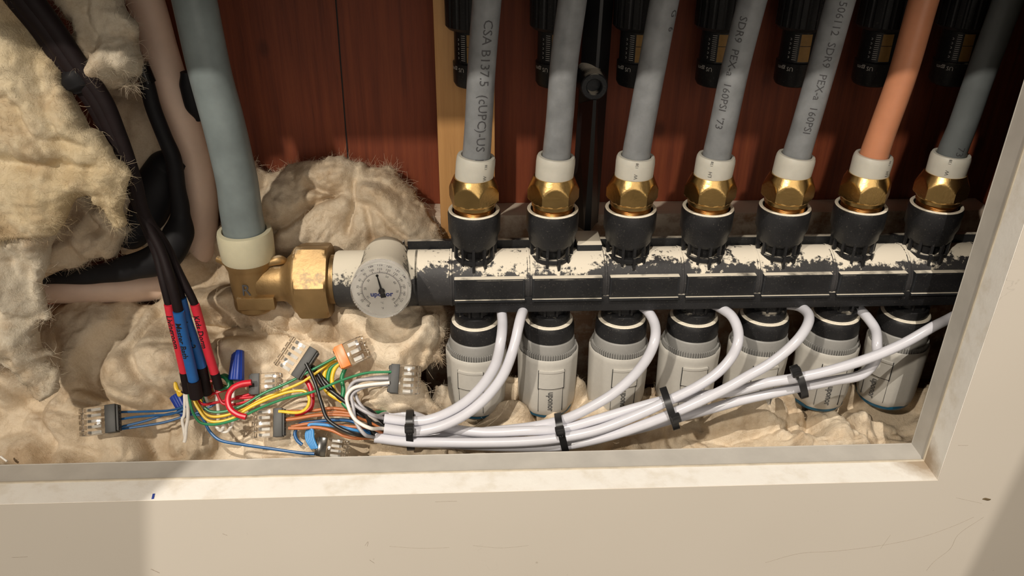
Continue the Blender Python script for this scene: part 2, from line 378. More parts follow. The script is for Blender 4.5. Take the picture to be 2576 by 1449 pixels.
# chip in the wall paint at the right
ch = MB(); c = P(2482, 1256, YF-.0001)
ch.lathe([(.0001, 0), (.9, 0), (.55, .12)], (0, 0, 0), None, 18)
ch.v = [(c.x+x*.0032, YF-.0001-z*.002, c.z+y*.0011-.0004*math.sin(x*3)) for x, y, z in ch.v]
o = ch.build('trim_5', plain('chipped_paint', (.14, .10, .05), .9, .3, 900)); o['kind'] = 'structure'
# added boards behind the camera, shaped to cast the lower wall's shadow edges
yp = -.75
def thru(p):
    d = LB-p; return p + d*((yp-p.y)/d.y)
q = [P(338, 1258, YF), P(342, 1449, YF), P(2576, 1150, YF), P(2430, 1449, YF)]
s = [thru(v) for v in q]
def quad_panel(name, top, bot, side):
    dz = (top.z-bot.z); dx = (top.x-bot.x)/dz
    zt, zb = 1.5, .98; xt = top.x+dx*(zt-top.z); xb = top.x+dx*(zb-top.z); e = 1.2*side
    vs = [(xb, y, zb) for y in (yp, yp-.012)] + [(xt, y, zt) for y in (yp, yp-.012)] + [(xt+e, y, zt) for y in (yp, yp-.012)] + [(xb+e, y, zb) for y in (yp, yp-.012)]
    fs = [(0, 1, 3, 2), (2, 3, 5, 4), (4, 5, 7, 6), (6, 7, 1, 0), (0, 2, 4, 6), (1, 7, 5, 3)]
    setp(MB().add(vs, fs).build(name, 'wall', smooth=0), kind='structure')
quad_panel('shadow_board_left', s[0], s[1], -1); quad_panel('shadow_board_right', s[2], s[3], 1)

# ================================================================ manifold
man = thing('manifold', 'long black plastic heating manifold bar caked with white plaster dust', 'manifold', (.12, 0, 0))
m = MB(); m.lathe([(.0172, -.020), (.0186, -.0185), (.0186, .0), (.0186, .425)], (-.020, 0, -.0015), AX, 56)
# slight collars between the port modules
for i in range(8): m.lathe([(.0186, 0), (.01895, .0004), (.01895, .0016), (.0186, .002)], (-.0165+.05*i, 0, -.0015), AX, 56)
m.build('barrel', 'manifold', man)
m = MB(); m.lathe([(.0150, -.001), (.0178, 0), (.0186, .0015), (.0186, .03), (.0186, .0535)], (-.0905, 0, -.0015), AX, 56)
# gauge boss: short horizontal cylinder with a rounded back
m.lathe([(.0001, -.0175), (.006, -.0168), (.011, -.0145), (.0145, -.0095), (.0158, -.003), (.0158, .020), (.0172, .0225), (.0172, .0295)], (-.0577, 0, .0098), AY, 48)
m.build('end_tee', 'manifold_tee', man)
m = MB()
m.box((.179, .0105, .0172), (.446, .0035, .0075), b=.0004)
m.add([(-.046, .0088, .0135), (-.056, .0088, .0145), (-.046, .0088, .0208), (-.046, .0122, .0135), (-.056, .0122, .0145), (-.046, .0122, .0208)], [(0, 1, 2), (5, 4, 3), (0, 3, 4, 1), (1, 4, 5, 2), (2, 5, 3, 0)])
m.build('rear_rail', 'black_ring', man)
for i in range(7):
    x0 = -.0133+.05*i; m = MB(); xc = x0+.0225
    m.box((xc, -.0125, -.0008), (.0452, .0155, .0164), b=.0007)
    m.box((xc, -.0206, -.0082), (.0452, .0016, .0018), b=.0003)
    f = m.build('label_holder', 'black_ring', man)
    m = MB(); m.box((xc, -.0203, .0001), (.0425, .0006, .0128), b=.0002)
    if i == 4: m.lathe([(.0009, 0), (.0014, .0002), (.0009, .0004)], (xc-.008, -.0206, .001), AY, 16)
    m.build('label_strip', 'black', f)
m = MB(); m.box((.159, -.006, -.0125), (.345, .026, .012), b=.002); m.build('lower_lip', 'black', man)
# valve necks below the barrel belong to the bar
for i in range(7):
    m = MB(); x = .05*i
    m.lathe([(.0115, -.012), (.0115, -.026), (.0135, -.0275), (.0135, -.0330)], (x, 0, 0), None, 36)
    for k in range(10):
        a = k*math.pi/5; m.box((x+.0122*math.cos(a), .0122*math.sin(a), -.021), (.0022, .0015, .010), RZ(a))
    m.build('valve_neck', 'black', man)
# ---------------------------------------------------------------- couplings (black basket + brass nut)
def make_coupling():
    t = thing('pipe_coupling', 'x', 'coupling')
    m = MB()
    m.lathe([(.0132, .0230), (.0150, .0262), (.0152, .0300), (.0166, .0335), (.0168, .0452), (.0160, .0470), (.0138, .0470), (.0134, .0435), (.0120, .0420), (.0095, .0410), (.0095, .0165)], (0, 0, 0), None, 56)
    for k in range(12):
        a = (k+.5)*math.pi/6; m.box((.0134*math.cos(a), .0134*math.sin(a), .0185), (.0020, .0017, .0150), RZ(a))
    m.lathe([(.0118, .0135), (.0140, .0135), (.0143, .0150), (.0140, .0165), (.0118, .0165)], (0, 0, 0), None, 48, closed=True)
    for k in range(2):
        a = -math.pi/2+(k-.5)*.52; m.box((.0142*math.cos(a), .0142*math.sin(a), .0130), (.0022, .0018, .0100), RZ(a))
    m.build('basket', 'black', t)
    m = MB(); m.lathe([(.0092, .011), (.0092, .024)], (0, 0, 0), None, 32); m.build('spindle', 'tie', t)
    m = MB(); m.lathe([(.0139, .0462), (.0160, .0466), (.0163, .0472), (.0158, .0477), (.0142, .0475)], (0, 0, 0), None, 48, closed=True); m.build('dusty_rim', 'ring_dust', t)
    m = MB(); pr = []
    for k in range(7): pr += [(.0122, .0430+k*.0011), (.0128, .04355+k*.0011)]
    m.lathe(pr, (0, 0, 0), None, 48); m.build('thread', 'brass_thread', t)
    # hex nut with chamfered faces: radius = min(hexagon, cone)
    m = MB(); n = 96; R = .0163; prof = [(.0122, .0500), (.0134, .0502)] + [(z, 0) for z in ()]
    zs = [.0502+i*.0193/26 for i in range(27)]
    rows = []
    for z in zs:
        if z < .0530: cone = .0136
        elif z < .0535: cone = .0136+(z-.0530)*3.2
        else: cone = min(.0152+(z-.0535)*1.0, .0122+(.0700-z)*.44)
        rows.append((cone, z))
    vs = []; fs = []
    for cone, z in rows:
        for k in range(n):
            a = 2*math.pi*k/n; sec = (a+math.pi/6) % (math.pi/3)-math.pi/6; hx = R*math.cos(math.pi/6)/math.cos(sec); q = min(hx, cone)
            vs.append((q*math.cos(a), q*math.sin(a), z))
    for i in range(len(rows)-1):
        for k in range(n): fs.append((i*n+k, i*n+(k+1) % n, (i+1)*n+(k+1) % n, (i+1)*n+k))
    fs.append(tuple(range(n-1, -1, -1))); fs.append(tuple((len(rows)-1)*n+k for k in range(n)))
    m.add(vs, fs); m.build('hex_nut', 'brass', t, 28)
    return t
def copy_tree(o, parent=None):
    c = o.copy(); COL.objects.link(c)
    if parent: c.parent = parent; c.matrix_parent_inverse = o.matrix_parent_inverse.copy()
    for ch in [x for x in bpy.data.objects if x.parent == o]: copy_tree(ch, c)
    return c
ORD = ['first', 'second', 'third', 'fourth', 'fifth', 'sixth', 'seventh']
cp0 = make_coupling()
nut_rot = [12, 30, 24, 20, 15, 26, 2]
pipe_word = ['first printed grey pipe at the left', 'plain grey pipe beside the black bracket', 'grey pipe just right of the black bracket', 'fourth pipe, grey, printed PEX-a', 'grey pipe printed SDR9 PEX-a', 'orange pipe', 'shaded grey pipe at the far right']
for i in range(7):
    c = cp0 if i == 0 else copy_tree(cp0)
    c.location = (.05*i, 0, 0); c.rotation_euler = (0, 0, math.radians(nut_rot[i]))
    setp(c, 'black coupling with brass nut under the '+pipe_word[i], 'coupling', 'couplings along the manifold')
# baskets keep their two front ribs forward: each coupling is a full ring of ribs, so turning the nut is harmless
# ---------------------------------------------------------------- pipes
pp = [[(1196, 440), (1199, 385), (1205, 290), (1213, 150), (1225, 0), (1238, -150)],
      [(1395, 440), (1400, 385), (1408, 300), (1420, 150), (1440, 0), (1458, -150)],
      [(1593, 440), (1601, 385), (1614, 310), (1640, 170), (1672, 0), (1705, -150)],
      [(1793, 440), (1804, 385), (1820, 310), (1850, 170), (1893, 0), (1935, -150)],
      [(1992, 440), (2006, 383), (2025, 320), (2064, 185), (2115, 0), (2160, -150)],
      [(2184, 440), (2201, 383), (2223, 320), (2268, 195), (2324, 0), (2370, -150)],
      [(2376, 440), (2396, 380), (2420, 320), (2466, 190), (2536, 0), (2590, -150)]]
prints = ['CSA B137.5  (cUPC)-US  PW', None, None, "SDR9  PEX-a  160PSI  '73", '1506112  SDR9  PEX-a  160PSI', None, '73']
plabel = ['milky grey pipe with large faded print, in front of the pine stud', 'plain milky grey pipe without print, left of the black bracket', 'milky grey pipe just right of the black bracket', 'milky grey pipe with PEX-a print down its right side, fourth in the row', 'grey pipe printed SDR9 PEX-a down its middle, left of the orange pipe', 'orange translucent pipe rising from a white ring', 'dark shaded grey pipe at the far right next to the jamb']
pmat = ['pex', 'pex', 'pex', 'pex', 'pex', 'pex_orange', 'pex_shaded']
for i in range(7):
    path = [P(u, v, 0) for u, v in pp[i]]
    for k in range(len(path)): path[k].y = -.002*0 + (.0 if k < 2 else .0)
    base = Vector((.05*i, 0, .066)); path[0] = base
    t = thing('heating_pipe', plabel[i], 'pipe', base, 'pipes rising from the manifold')
    R = [.0086, .0086, .0083, .0082, .0082, .0082]
    MB().tube(path, R, 32, samples=14).build('tubing', pmat[i], t)
    ax = (path[1]-path[0]).normalized(); Rm = ax.to_track_quat('Z', 'Y').to_matrix()
    m = MB(); h = (path[1]-path[0]).length
    m.lathe([(.0115, .0), (.0119, .003), (.0121, .012), (.0119, h-.0030), (.0113, h-.0016), (.0095, h-.0014), (.0088, h-.003)], base, Rm, 44)
    rg = m.build('expansion_ring', 'collar', t)
    if i in (0, 2, 3, 5, 6):
        m = MB(); cc = base+ax*(.008 if i != 3 else .010); off = {0: .55, 2: -.1, 3: -.45, 5: .5, 6: -.5}[i]
        text_path(m, 'LH' if i % 2 else 'W', .0032, [base+ax*.004, base+ax*.012, base+ax*.019], .0121, .001, off); text_path(m, '138', .0024, [base+ax*.004, base+ax*.012, base+ax*.019], .0121, .008, off)
        m.build('ring_print', 'ink_grey', rg, 0)
    if prints[i]:
        m = MB(); rev = path[::-1]; a0 = {0: -.25, 3: .55, 4: .15, 6: 0}[i]
        L0 = {0: .040, 3: .040, 4: .028, 6: .118}[i]
        text_path(m, prints[i], .0064 if i else .0078, rev, R[::-1], L0, a0, .00015)
        m.build('printed_text', 'ink', t, 0)
    if i == 2:
        m = MB(); text_path(m, 'G   6', .006, path[::-1], R[::-1], .035, -.75, .00015); m.build('printed_text', 'ink', t, 0)
# ---------------------------------------------------------------- actuators
def make_actuator():
    global BOLD
    t = thing('valve_actuator', 'x', 'actuator', (0, 0, 0))
    # black adaptor ring, its upper rim dusty
    m = MB(); m.lathe([(.0120, -.026), (.0142, -.0275), (.0142, -.0338), (.0160, -.0340), (.0168, -.0350), (.0174, -.0375), (.0176, -.0390), (.0176, -.0452), (.0165, -.0465)], (0, 0, 0), None, 56); ad = m.build('adaptor_ring', 'black', t)
    m = MB(); m.lathe([(.0143, -.0330), (.0159, -.0333), (.0164, -.0341), (.0150, -.0345)], (0, 0, 0), None, 48, closed=True); m.build('dusty_rim', 'ring_dust', ad)
    m = MB(); m.lathe([(.0158, -.045), (.0176, -.0462), (.0180, -.0470), (.0183, -.0550), (.0183, -.062)], (0, 0, 0), None, 64); gr = m.build('inner_ring', 'act_mid', t)
    m = MB()
    for k in range(72):
        a = 2*math.pi*k/72; m.box((.0190*math.cos(a), .0190*math.sin(a), -.0548), (.0013, .00085, .0036), RZ(a))
    m.build('knurling', 'act_mid', gr, 0)
    def rf(a, z):
        f = min(1, max(0, (-.052-z)/.05)); q = 1
        for s in (-1, 1):
            d = (a-(-math.pi/2+s*.98)+math.pi) % (2*math.pi)-math.pi
            if abs(d) < .55: q = min(q, (.985-.035*f)*math.cos(.0)/math.cos(d)*1.0 if abs(d) < .45 else 1)
        return q
    m = MB(); n = 144
    prof = [(.0198, -.0620), (.0199, -.0565), (.0206, -.0560), (.0211, -.0568), (.0211, -.060), (.0207, -.080), (.0203, -.0970), (.0196, -.1020), (.0180, -.1040), (.0001, -.1045)]
    m.lathe(prof, (0, 0, 0), None, n, rf); m.build('shell', 'act', t, 40)
    m = MB(); m.lathe([(.0186, -.1030), (.0186, -.1046), (.0176, -.1062), (.0001, -.1064)], (0, 0, 0), None, 48); m.build('base_disc', 'teal', t)
    def arcbox(mb, a0, a1, z0, z1, r0, r1, n=10):
        vs = []; fs = []
        for k in range(n+1):
            a = -math.pi/2+a0+(a1-a0)*k/n
            for r, z in ((r0, z0), (r1, z0), (r1, z1), (r0, z1)): vs.append((r*math.cos(a), r*math.sin(a), z))
        for k in range(n):
            for j in range(4): fs.append((4*k+j, 4*k+(j+1) % 4, 4*k+4+(j+1) % 4, 4*k+4+j))
        fs += [(0, 1, 2, 3), (4*n+3, 4*n+2, 4*n+1, 4*n)]; mb.add(vs, fs)
    w = .42
    m = MB(); arcbox(m, -w+.012, w-.012, -.0785, -.0648, .018, .0217); arcbox(m, -w+.012, w-.012, -.0654, -.0638, .018, .0222)
    m.build('latch_button', 'act', t, 30)
    m = MB()
    for s in (-1, 1): arcbox(m, s*w-.016, s*w+.016, -.0795, -.0640, .02, .02165, 1)
    for s in (-1, 1): arcbox(m, s*w-.006, s*w+.006, -.0990, -.0785, .0195, .0208, 1)
    arcbox(m, -w, w, -.0795, -.0787, .02, .02085)
    m.build('panel_seam', 'act_dark', t, 0)
    m = MB(); pth = [(0, 0, -.080), (0, 0, -.09), (0, 0, -.101)]
    BOLD = .02; vs, fs = text_data('uponor', .0066, 'LEFT'); BOLD = 0.0; wd_ = max(v.x for v in vs); out = []
    for v in vs:
        z = -.0815-v.x*.0168/wd_; r = .02135-(-.06-z)*.018; a = -math.pi/2+(v.y-.0018)/r
        out.append((r*math.cos(a), r*math.sin(a), z))
    m.add(out, fs); m.build('logo', 'ink_grey', t, 0)
    return t
ac0 = make_actuator(); arot = [-12, 3, 5, 0, 0, -4, -52]
alab = ['light grey valve actuator, leftmost, half hidden behind two white cables', 'light grey valve actuator, second from left, its uponor logo fully visible', 'light grey valve actuator, third from left, one white cable curving over its right side', 'light grey valve actuator, fourth from left, above the third black zip tie', 'light grey valve actuator, fifth from left, with a bright teal base', 'light grey valve actuator, sixth from left, behind the rightmost black zip tie', 'light grey valve actuator in shadow at the far right beside the jamb']
for i in range(7):
    c = ac0 if i == 0 else copy_tree(ac0)
    c.location = (.05*i-.0008*(i > 3), 0, 0); c.rotation_euler = (0, 0, math.radians(arot[i])); setp(c, alab[i], 'actuator', 'valve actuators under the manifold')
# ---------------------------------------------------------------- flow meters hanging behind the pipes
def make_flow():
    t = thing('flow_meter', 'x', 'flow meter', (0, 0, 0))
    m = MB(); m.lathe([(.0001, .1130), (.0085, .1131), (.0112, .1142), (.0125, .1165), (.0127, .1290), (.0118, .1296), (.0116, .1300), (.0116, .1490), (.0125, .150)], (0, 0, 0), None, 48); m.build('body', 'black', t)
    def rf(a, z): return 1 if z < .1525 or True and (a*9/math.pi % 1) > .22 else .94
    m = MB(); m.lathe([(.0118, .1485), (.0150, .1495), (.0168, .1515), (.0170, .175), (.0178, .177), (.0178, .225)], (0, 0, 0), None, 108, rf); m.build('lock_nut', 'black', t, 20)
    def patch(mb, a0, a1, z0, z1, r):
        vs = []; n = 8
        for k in range(n+1):
            a = -math.pi/2+a0+(a1-a0)*k/n; vs += [(r*math.cos(a), r*math.sin(a), z0), (r*math.cos(a), r*math.sin(a), z1)]
        mb.add(vs, [(2*k, 2*k+2, 2*k+3, 2*k+1) for k in range(n)])
    m = MB(); patch(m, -.28, .32, .1305, .1400, .01168); patch(m, -.28, .32, .1404, .1475, .01168); w = m.build('window', 'amber', t, 0)
    m = MB(); patch(m, -.28, .32, .1300, .1302, .0119); m.build('window_edge', 'ink_grey', w, 0)
    m = MB()
    for k in range(13): patch(m, -.62, -.38, .1315+k*.00125, .1318+k*.00125, .01172)
    for k, s in enumerate(['0', '0.5', '1.0', '1.5', '2.0']):
        vs, fs = text_data('c', .0028, 'CENTER'); m.add([(.01172*math.cos(-math.pi/2-.80-v.x/.0117), .01172*math.sin(-math.pi/2-.80-v.x/.0117), .1335+k*.0028-v.y) for v in vs], fs)
    vs, fs = text_data('US gpm', .0036, 'LEFT'); m.add([(.0128*math.cos(-math.pi/2-.42-v.x/.0128), .0128*math.sin(-math.pi/2-.42-v.x/.0128), .1270-v.y) for v in vs], fs)
    vs, fs = text_data('l/min', .0036, 'LEFT'); m.add([(.0128*math.cos(-math.pi/2+.95-v.x/.0128), .0128*math.sin(-math.pi/2+.95-v.x/.0128), .1270-v.y) for v in vs], fs)
    m.build('scale_print', 'ink_white', t, 0)
    return t
fl0 = make_flow()
flx = [1190, 1400, 1607, 1810, 2012, 2212, 2412]
for i in range(7):
    c = fl0 if i == 0 else copy_tree(fl0); x = P(flx[i], 190, .036).x
    c.location = (x, .046, 0); c.rotation_euler = (0, 0, math.radians(-2)); setp(c, 'black flow meter behind the '+pipe_word[i], 'flow meter', 'flow meters behind the pipes')
# ---------------------------------------------------------------- bracket
br = thing('mounting_bracket', 'upright black metal bracket with a round boss between the second and third pipes', 'bracket', (.079, .04, .0))
m = MB()
a0, a1 = .0708, .0885; b0, b1 = .0690, .0868
for (x0, x1, y0, y1) in ((0, 1, 0, 0),):
    vs = []
    for z, l, r_ in ((.36, a0-.001, a1+.001), (.166, a0, a1), (.014, b0-.0006, b1+.0008)):
        mid = (l+r_)/2; vs += [(l, .050, z), (mid-.001, .040, z), (mid+.001, .040, z), (r_, .050, z), (r_, .053, z), (l, .053, z)]
    fs = []
    for k in range(2):
        for j in range(6): fs.append((6*k+j, 6*k+(j+1) % 6, 6*k+6+(j+1) % 6, 6*k+6+j))
    fs += [tuple(range(6)), tuple(range(17, 11, -1))]; m.add(vs, fs)
m.build('rail', 'mount', br, 20)
c = P(1495, 218, .026)
m = MB(); m.lathe([(.0085, -.022), (.0085, 0), (.0078, .0008), (.0052, .0008), (.0046, .0), (.0046, -.006), (.0001, -.006)], c, AY, 40)
m.lathe([(.0105, -.024), (.0085, -.012)], c, AY, 40); m.build('screw_boss', 'black_ring', br)
m = MB(); m.add([(.0700, .050, .100), (.0830, .050, .100), (.0775, .024, .110), (.0755, .024, .110), (.0682, .048, .016), (.0872, .048, .016), (.0800, .032, .016), (.0755, .032, .016)], [(0, 1, 2, 3), (4, 7, 6, 5), (0, 3, 7, 4), (3, 2, 6, 7), (2, 1, 5, 6), (1, 0, 4, 5)]); m.build('web', 'mount', br, 0)
m = MB(); c1 = P(1480, 612, .006); m.box((c1.x, .010, c1.z-.001), (.0165, .022, .0065), b=.0008); m.build('clip', 'black_ring', br)
# ---------------------------------------------------------------- thermometer
GX, GZ = -.0577, .0100
g = thing('dial_thermometer', 'round clear-cased dial thermometer with black needle and uponor print, on the dusty tee', 'thermometer', (GX, -.05, GZ))
m = MB(); m.lathe([(.0176, .0290), (.0183, .0300), (.0183, .0330), (.0001, .0330)], (GX, 0, GZ), AY, 64); m.build('back_case', 'dial', g)
m = MB(); m.lathe([(.0160, .0335), (.0160, .0342), (.0001, .0342)], (GX, 0, GZ), AY, 64); dl = m.build('dial_face', 'dial', g)
yd = -.03435; ex, ez = Vector((1, 0, 0)), Vector((0, 0, 1)); m = MB(); mb2 = MB()
def dpos(r, deg): a = math.radians(deg); return Vector((GX+r*math.sin(a), yd, GZ-r*math.cos(a)))      # 0 = bottom, clockwise
def tick(mb, deg, r0, r1, w):
    a, b = dpos(r0, deg), dpos(r1, deg); d = (b-a).normalized(); s = Vector((d.z, 0, -d.x))*w/2; mb.add([a-s, a+s, b+s, b-s], [(0, 1, 2, 3)])
A0, A1 = -38, -322                     # 40F ... 180F
for k in range(71): tick(m, A0+(A1-A0)*k/70, .0117, .0127 if k % 5 else .0133, .00018 if k % 5 else .0003)
for k in range(72):
    a, b = A0+(A1-A0)*k/72, A0+(A1-A0)*(k+1)/72; q0, q1, q2, q3 = dpos(.01165, a), dpos(.01185, a), dpos(.01185, b), dpos(.01165, b); m.add([q0, q1, q2, q3], [(0, 1, 2, 3)])
for k in range(15):
    a = A0+(A1-A0)*k/14; ar = math.radians(a); o_ = dpos(.0143, a); ey = (o_-Vector((GX, yd, GZ))).normalized(); e_ = Vector((ey.z, 0, -ey.x))
    text_plane(m, str(40+10*k), .0021, o_-ey*.0007, e_, ey)
for k, c_ in enumerate([10, 20, 30, 40, 50, 60, 70, 80]):
    Fh = c_*1.8+32; a = A0+(A1-A0)*(Fh-40)/140; o_ = dpos(.0098, a); ey = (o_-Vector((GX, yd, GZ))).normalized(); e_ = Vector((ey.z, 0, -ey.x))
    if c_ != 40: text_plane(m, str(c_), .0020, o_-ey*.0007, e_, ey)
text_plane(m, '°C', .0020, (GX, yd, GZ-.0100), ex, ez); text_plane(m, '°F', .0020, (GX, yd, GZ-.0140), ex, ez)
m.build('scale_marks', 'ink', dl, 0)
m = MB(); BOLD = .03; text_plane(m, 'uponor', .0046, (GX, yd, GZ-.0046), ex, ez); BOLD = 0.0; m.build('logo', 'ink_blue', dl, 0)
m = MB(); an = 170; tip = dpos(.0110, -170); cen = Vector((GX+.0003, yd-.0006, GZ-.0006)); d = (Vector((tip.x, cen.y, tip.z))-cen); L_ = d.length; d.normalize(); sd = Vector((d.z, 0, -d.x))
def flat(mb, pts, th=.0004):
    n = len(pts); vs = [p for p in pts]+[p+Vector((0, -th, 0)) for p in pts]; mb.add(vs, [tuple(range(n)), tuple(range(2*n-1, n-1, -1))]+[(k, (k+1) % n, n+(k+1) % n, n+k) for k in range(n)])
flat(m, [cen-sd*.0007, cen+sd*.0007, cen+d*(L_-.0008)+sd*.0003, cen+d*(L_-.0008)-sd*.0003])
flat(m, [cen+d*(L_-.0008)+(sd*math.cos(k*.785)+d*math.sin(k*.785))*.0009 for k in range(8)])
flat(m, [cen-sd*.0008, cen+sd*.0008, cen-d*.0030+sd*.0017, cen-d*.0048+sd*.0016, cen-d*.0048-sd*.0016, cen-d*.0030-sd*.0017])
m.lathe([(.0020, 0), (.0020, .0010), (.0012, .0016), (.0001, .0018)], cen, AY, 28); m.build('needle', 'tie', g)
m = MB(); m.lathe([(.0173, .0300), (.0183, .0302), (.0184, .0390), (.0180, .0400), (.0001, .0402), (.0001, .0392), (.0174, .0390)], (GX, 0, GZ), AY, 72); m.build('clear_cover', 'lens', g)
# ---------------------------------------------------------------- elbow and supply pipe at the left
EX = -.1455
el = thing('brass_elbow', 'tarnished brass elbow fitting marked R with a large hex nut, left of the thermometer', 'pipe fitting', (EX, 0, 0))
ctop = P(619, 577, 0).z
m = MB(); m.lathe([(.0001, -.0235), (.0105, -.0228), (.0135, -.0200), (.0140, -.016), (.0140, .008), (.0152, .011), (.0160, .014), (.0160, .0175), (.0150, .019)], (EX, 0, 0), None, 44)
m.lathe([(.0100, .0), (.0138, .006), (.0138, .020), (.0142, .0225), (.0175, .0262), (.0215, .0285), (.0225, .030), (.0225, .0315), (.019, .0318)], (EX, 0, -.0020), AX, 44)
m.lathe([(.0162, .030), (.0162, .0558)], (EX, 0, -.0018), AX, 44)
m.box((EX+.004, -.0118, -.0115), (.024, .006, .009), b=.001)
# cast lug under the ring
m.tube([(EX-.0185, -.004, .0165), (EX-.008, -.008, .0140), (EX, -.010, .013)], [.0022, .003, .002], 12); m.tube([(EX+.010, -.006, .0125), (EX+.020, -.004, .0150), (EX+.024, 0, .0115)], [.002, .0032, .002], 12)
m.build('elbow_body', 'brass_dark', el)
m = MB(); n = 96; vs = []; fs = []; R = .0262
zz = [0, .0008, .0024, .006, .012, .017, .0194, .0205]
for z in zz:
    cone = .0238+min(z, .0205-z)*1.6
    for k in range(n):
        a = 2*math.pi*k/n; sec = a % (math.pi/3)-math.pi/6; hx = R*math.cos(math.pi/6)/math.cos(sec); q = min(hx, cone)
        p = AX @ Vector((q*math.cos(a+.24), q*math.sin(a+.24), z)); vs.append(p+Vector((EX+.0308, 0, -.0022)))
for i in range(len(zz)-1):
    for k in range(n): fs.append((i*n+k, i*n+(k+1) % n, (i+1)*n+(k+1) % n, (i+1)*n+k))
fs += [tuple(range(n-1, -1, -1)), tuple((len(zz)-1)*n+k for k in range(n))]
m.add(vs, fs); m.build('hex_nut', 'brass_dark', el, 30)
m = MB()
vs, fs = text_data('R', .0115, 'CENTER')
m.add([((EX-.001)+.0141*math.sin((v.x*.85+v.y*.06)/.0141), -.0141*math.cos((v.x*.85+v.y*.06)/.0141)-.0004, -.0050+v.y) for v in vs], fs)
m.build('marker_letter', 'ink', el, 0)
sp = [(617, 640), (616, 590), (606, 530), (597, 460), (584, 400), (560, 300), (530, 190), (489, 0), (455, -160)]
path = [P(u, v, 0) for u, v in sp]; path[0] = Vector((EX, 0, .016)); path[1] = Vector((EX, 0, ctop))
bp = thing('supply_pipe', 'thick blue-grey translucent supply pipe rising from the yellowed ring at the left', 'pipe', path[0])
MB().tube(path, [.0132, .0130, .0128, .0125, .0123, .0122, .0120, .0120, .0120], 40, samples=10).build('tubing', 'pex_blue', bp)
m = MB(); h = ctop-.014
m.lathe([(.0155, 0), (.0168, .002), (.0172, .012), (.0172, h-.003), (.0166, h-.0005), (.0140, h), (.0134, h-.003)], (EX, 0, .014), None, 52); m.build('expansion_ring', 'collar_big', bp)
# ================================================================ pipes and hoses at the left
pk = [(300, -160, .035), (365, 0, .038), (400, 120, .040), (430, 215, .042), (470, 330, .044), (496, 430, .045), (508, 540, .045), (495, 640, .042), (440, 705, .038), (340, 722, .030), (230, 724, .022), (120, 722, .015), (20, 715, .01), (-90, 700, .01)]
o = MB().tube([P(u, v, y) for u, v, y in pk], .0108, 32).build('return_pipe', 'pex_pink'); setp(o, 'pale pinkish pipe curving down and round to the left behind the blue-grey pipe', 'pipe')
hp = [(352, 160, .018), (368, 205, .018), (385, 270, .018), (412, 340, .018), (436, 400, .018), (446, 470, .018), (454, 530, .018), (448, 590, .014), (410, 645, .008), (330, 672, .006), (240, 690, .006), (125, 699, .004), (20, 700, .0)]
hz = thing('rubber_hose', 'black rubber hose bending down and left in front of the pinkish pipe', 'hose', P(368, 205, .018))
MB().tube([P(u, v, y) for u, v, y in hp], [.0042, .0045, .0046, .0046, .0050, .0050, .0058, .0098, .0110, .0085, .0062, .0040, .004], 24).build('hose_body', 'hose', hz)
e0, e1 = P(352, 160, .018), P(372, 208, .018)
MB().tube([e0, e1], .0050, 20).build('clear_end', 'clear', hz)
h2 = [(470, 180, .03), (478, 215, .03), (490, 262, .03), (505, 300, .032)]
o = MB().tube([P(u, v, y) for u, v, y in h2], [.0040, .0062, .0062, .003], 20).build('pipe_clip', 'hose'); setp(o, 'small black clip half hidden behind the thick blue-grey pipe', 'clip')
h3 = [(455, 395, .040), (418, 425, .038), (395, 470, .032), (375, 530, .028), (330, 590, .024), (280, 600, .02)]
o = MB().tube([P(u, v, y) for u, v, y in h3], [.008, .0125, .014, .0125, .010, .004], 24).build('rubber_sleeve', 'hose'); setp(o, 'matt black rubber sleeve in the dark hollow behind the black cables', 'sleeve')

# ================================================================ thermostat cables with their heat-shrink sleeves and wires
common = [(-30, -190), (30, -90), (88, 20)]
kc = [dict(lab='black thermostat cable with a red sleeve, leftmost of the bunch', dx=-16, r=.0030, slv='red_slv', col=[(425, 765), (432, 800), (448, 865), (464, 935)], end=(473, 985), txt='Livingroom', dy=0, yy=-.046,
       pre=[(395, 640), (411, 705)]),
      dict(lab='black thermostat cable with a blue sleeve in front, its end thick and black', dx=0, r=.0034, slv='blue_slv', col=[(449, 783), (458, 830), (472, 890), (487, 956)], end=(494, 998), txt='Master Bath', dy=0, yy=-.052,
       pre=[(405, 630), (428, 700)]),
      dict(lab='black thermostat cable with a blue sleeve lying behind the other blue one', dx=10, r=.0033, slv='blue_slv', col=[(455, 750), (468, 800), (488, 860), (507, 922)], end=(520, 990), txt='Bedroom 2', dy=0, yy=-.045,
       pre=[(412, 620), (436, 690)]),
      dict(lab='black thermostat cable with a red sleeve, rightmost and apart from the others', dx=22, r=.0028, slv='red_slv', col=[(490, 766), (504, 815), (522, 880), (540, 938)], end=(551, 975), txt='Kids Dorm', dy=0, yy=-.045,
       pre=[(415, 615), (452, 690)])]
trunk = [(-30, -150), (45, -20), (110, 65), (180, 165), (245, 255), (290, 350), (330, 450), (362, 545)]
WIRES = []
cabs = []
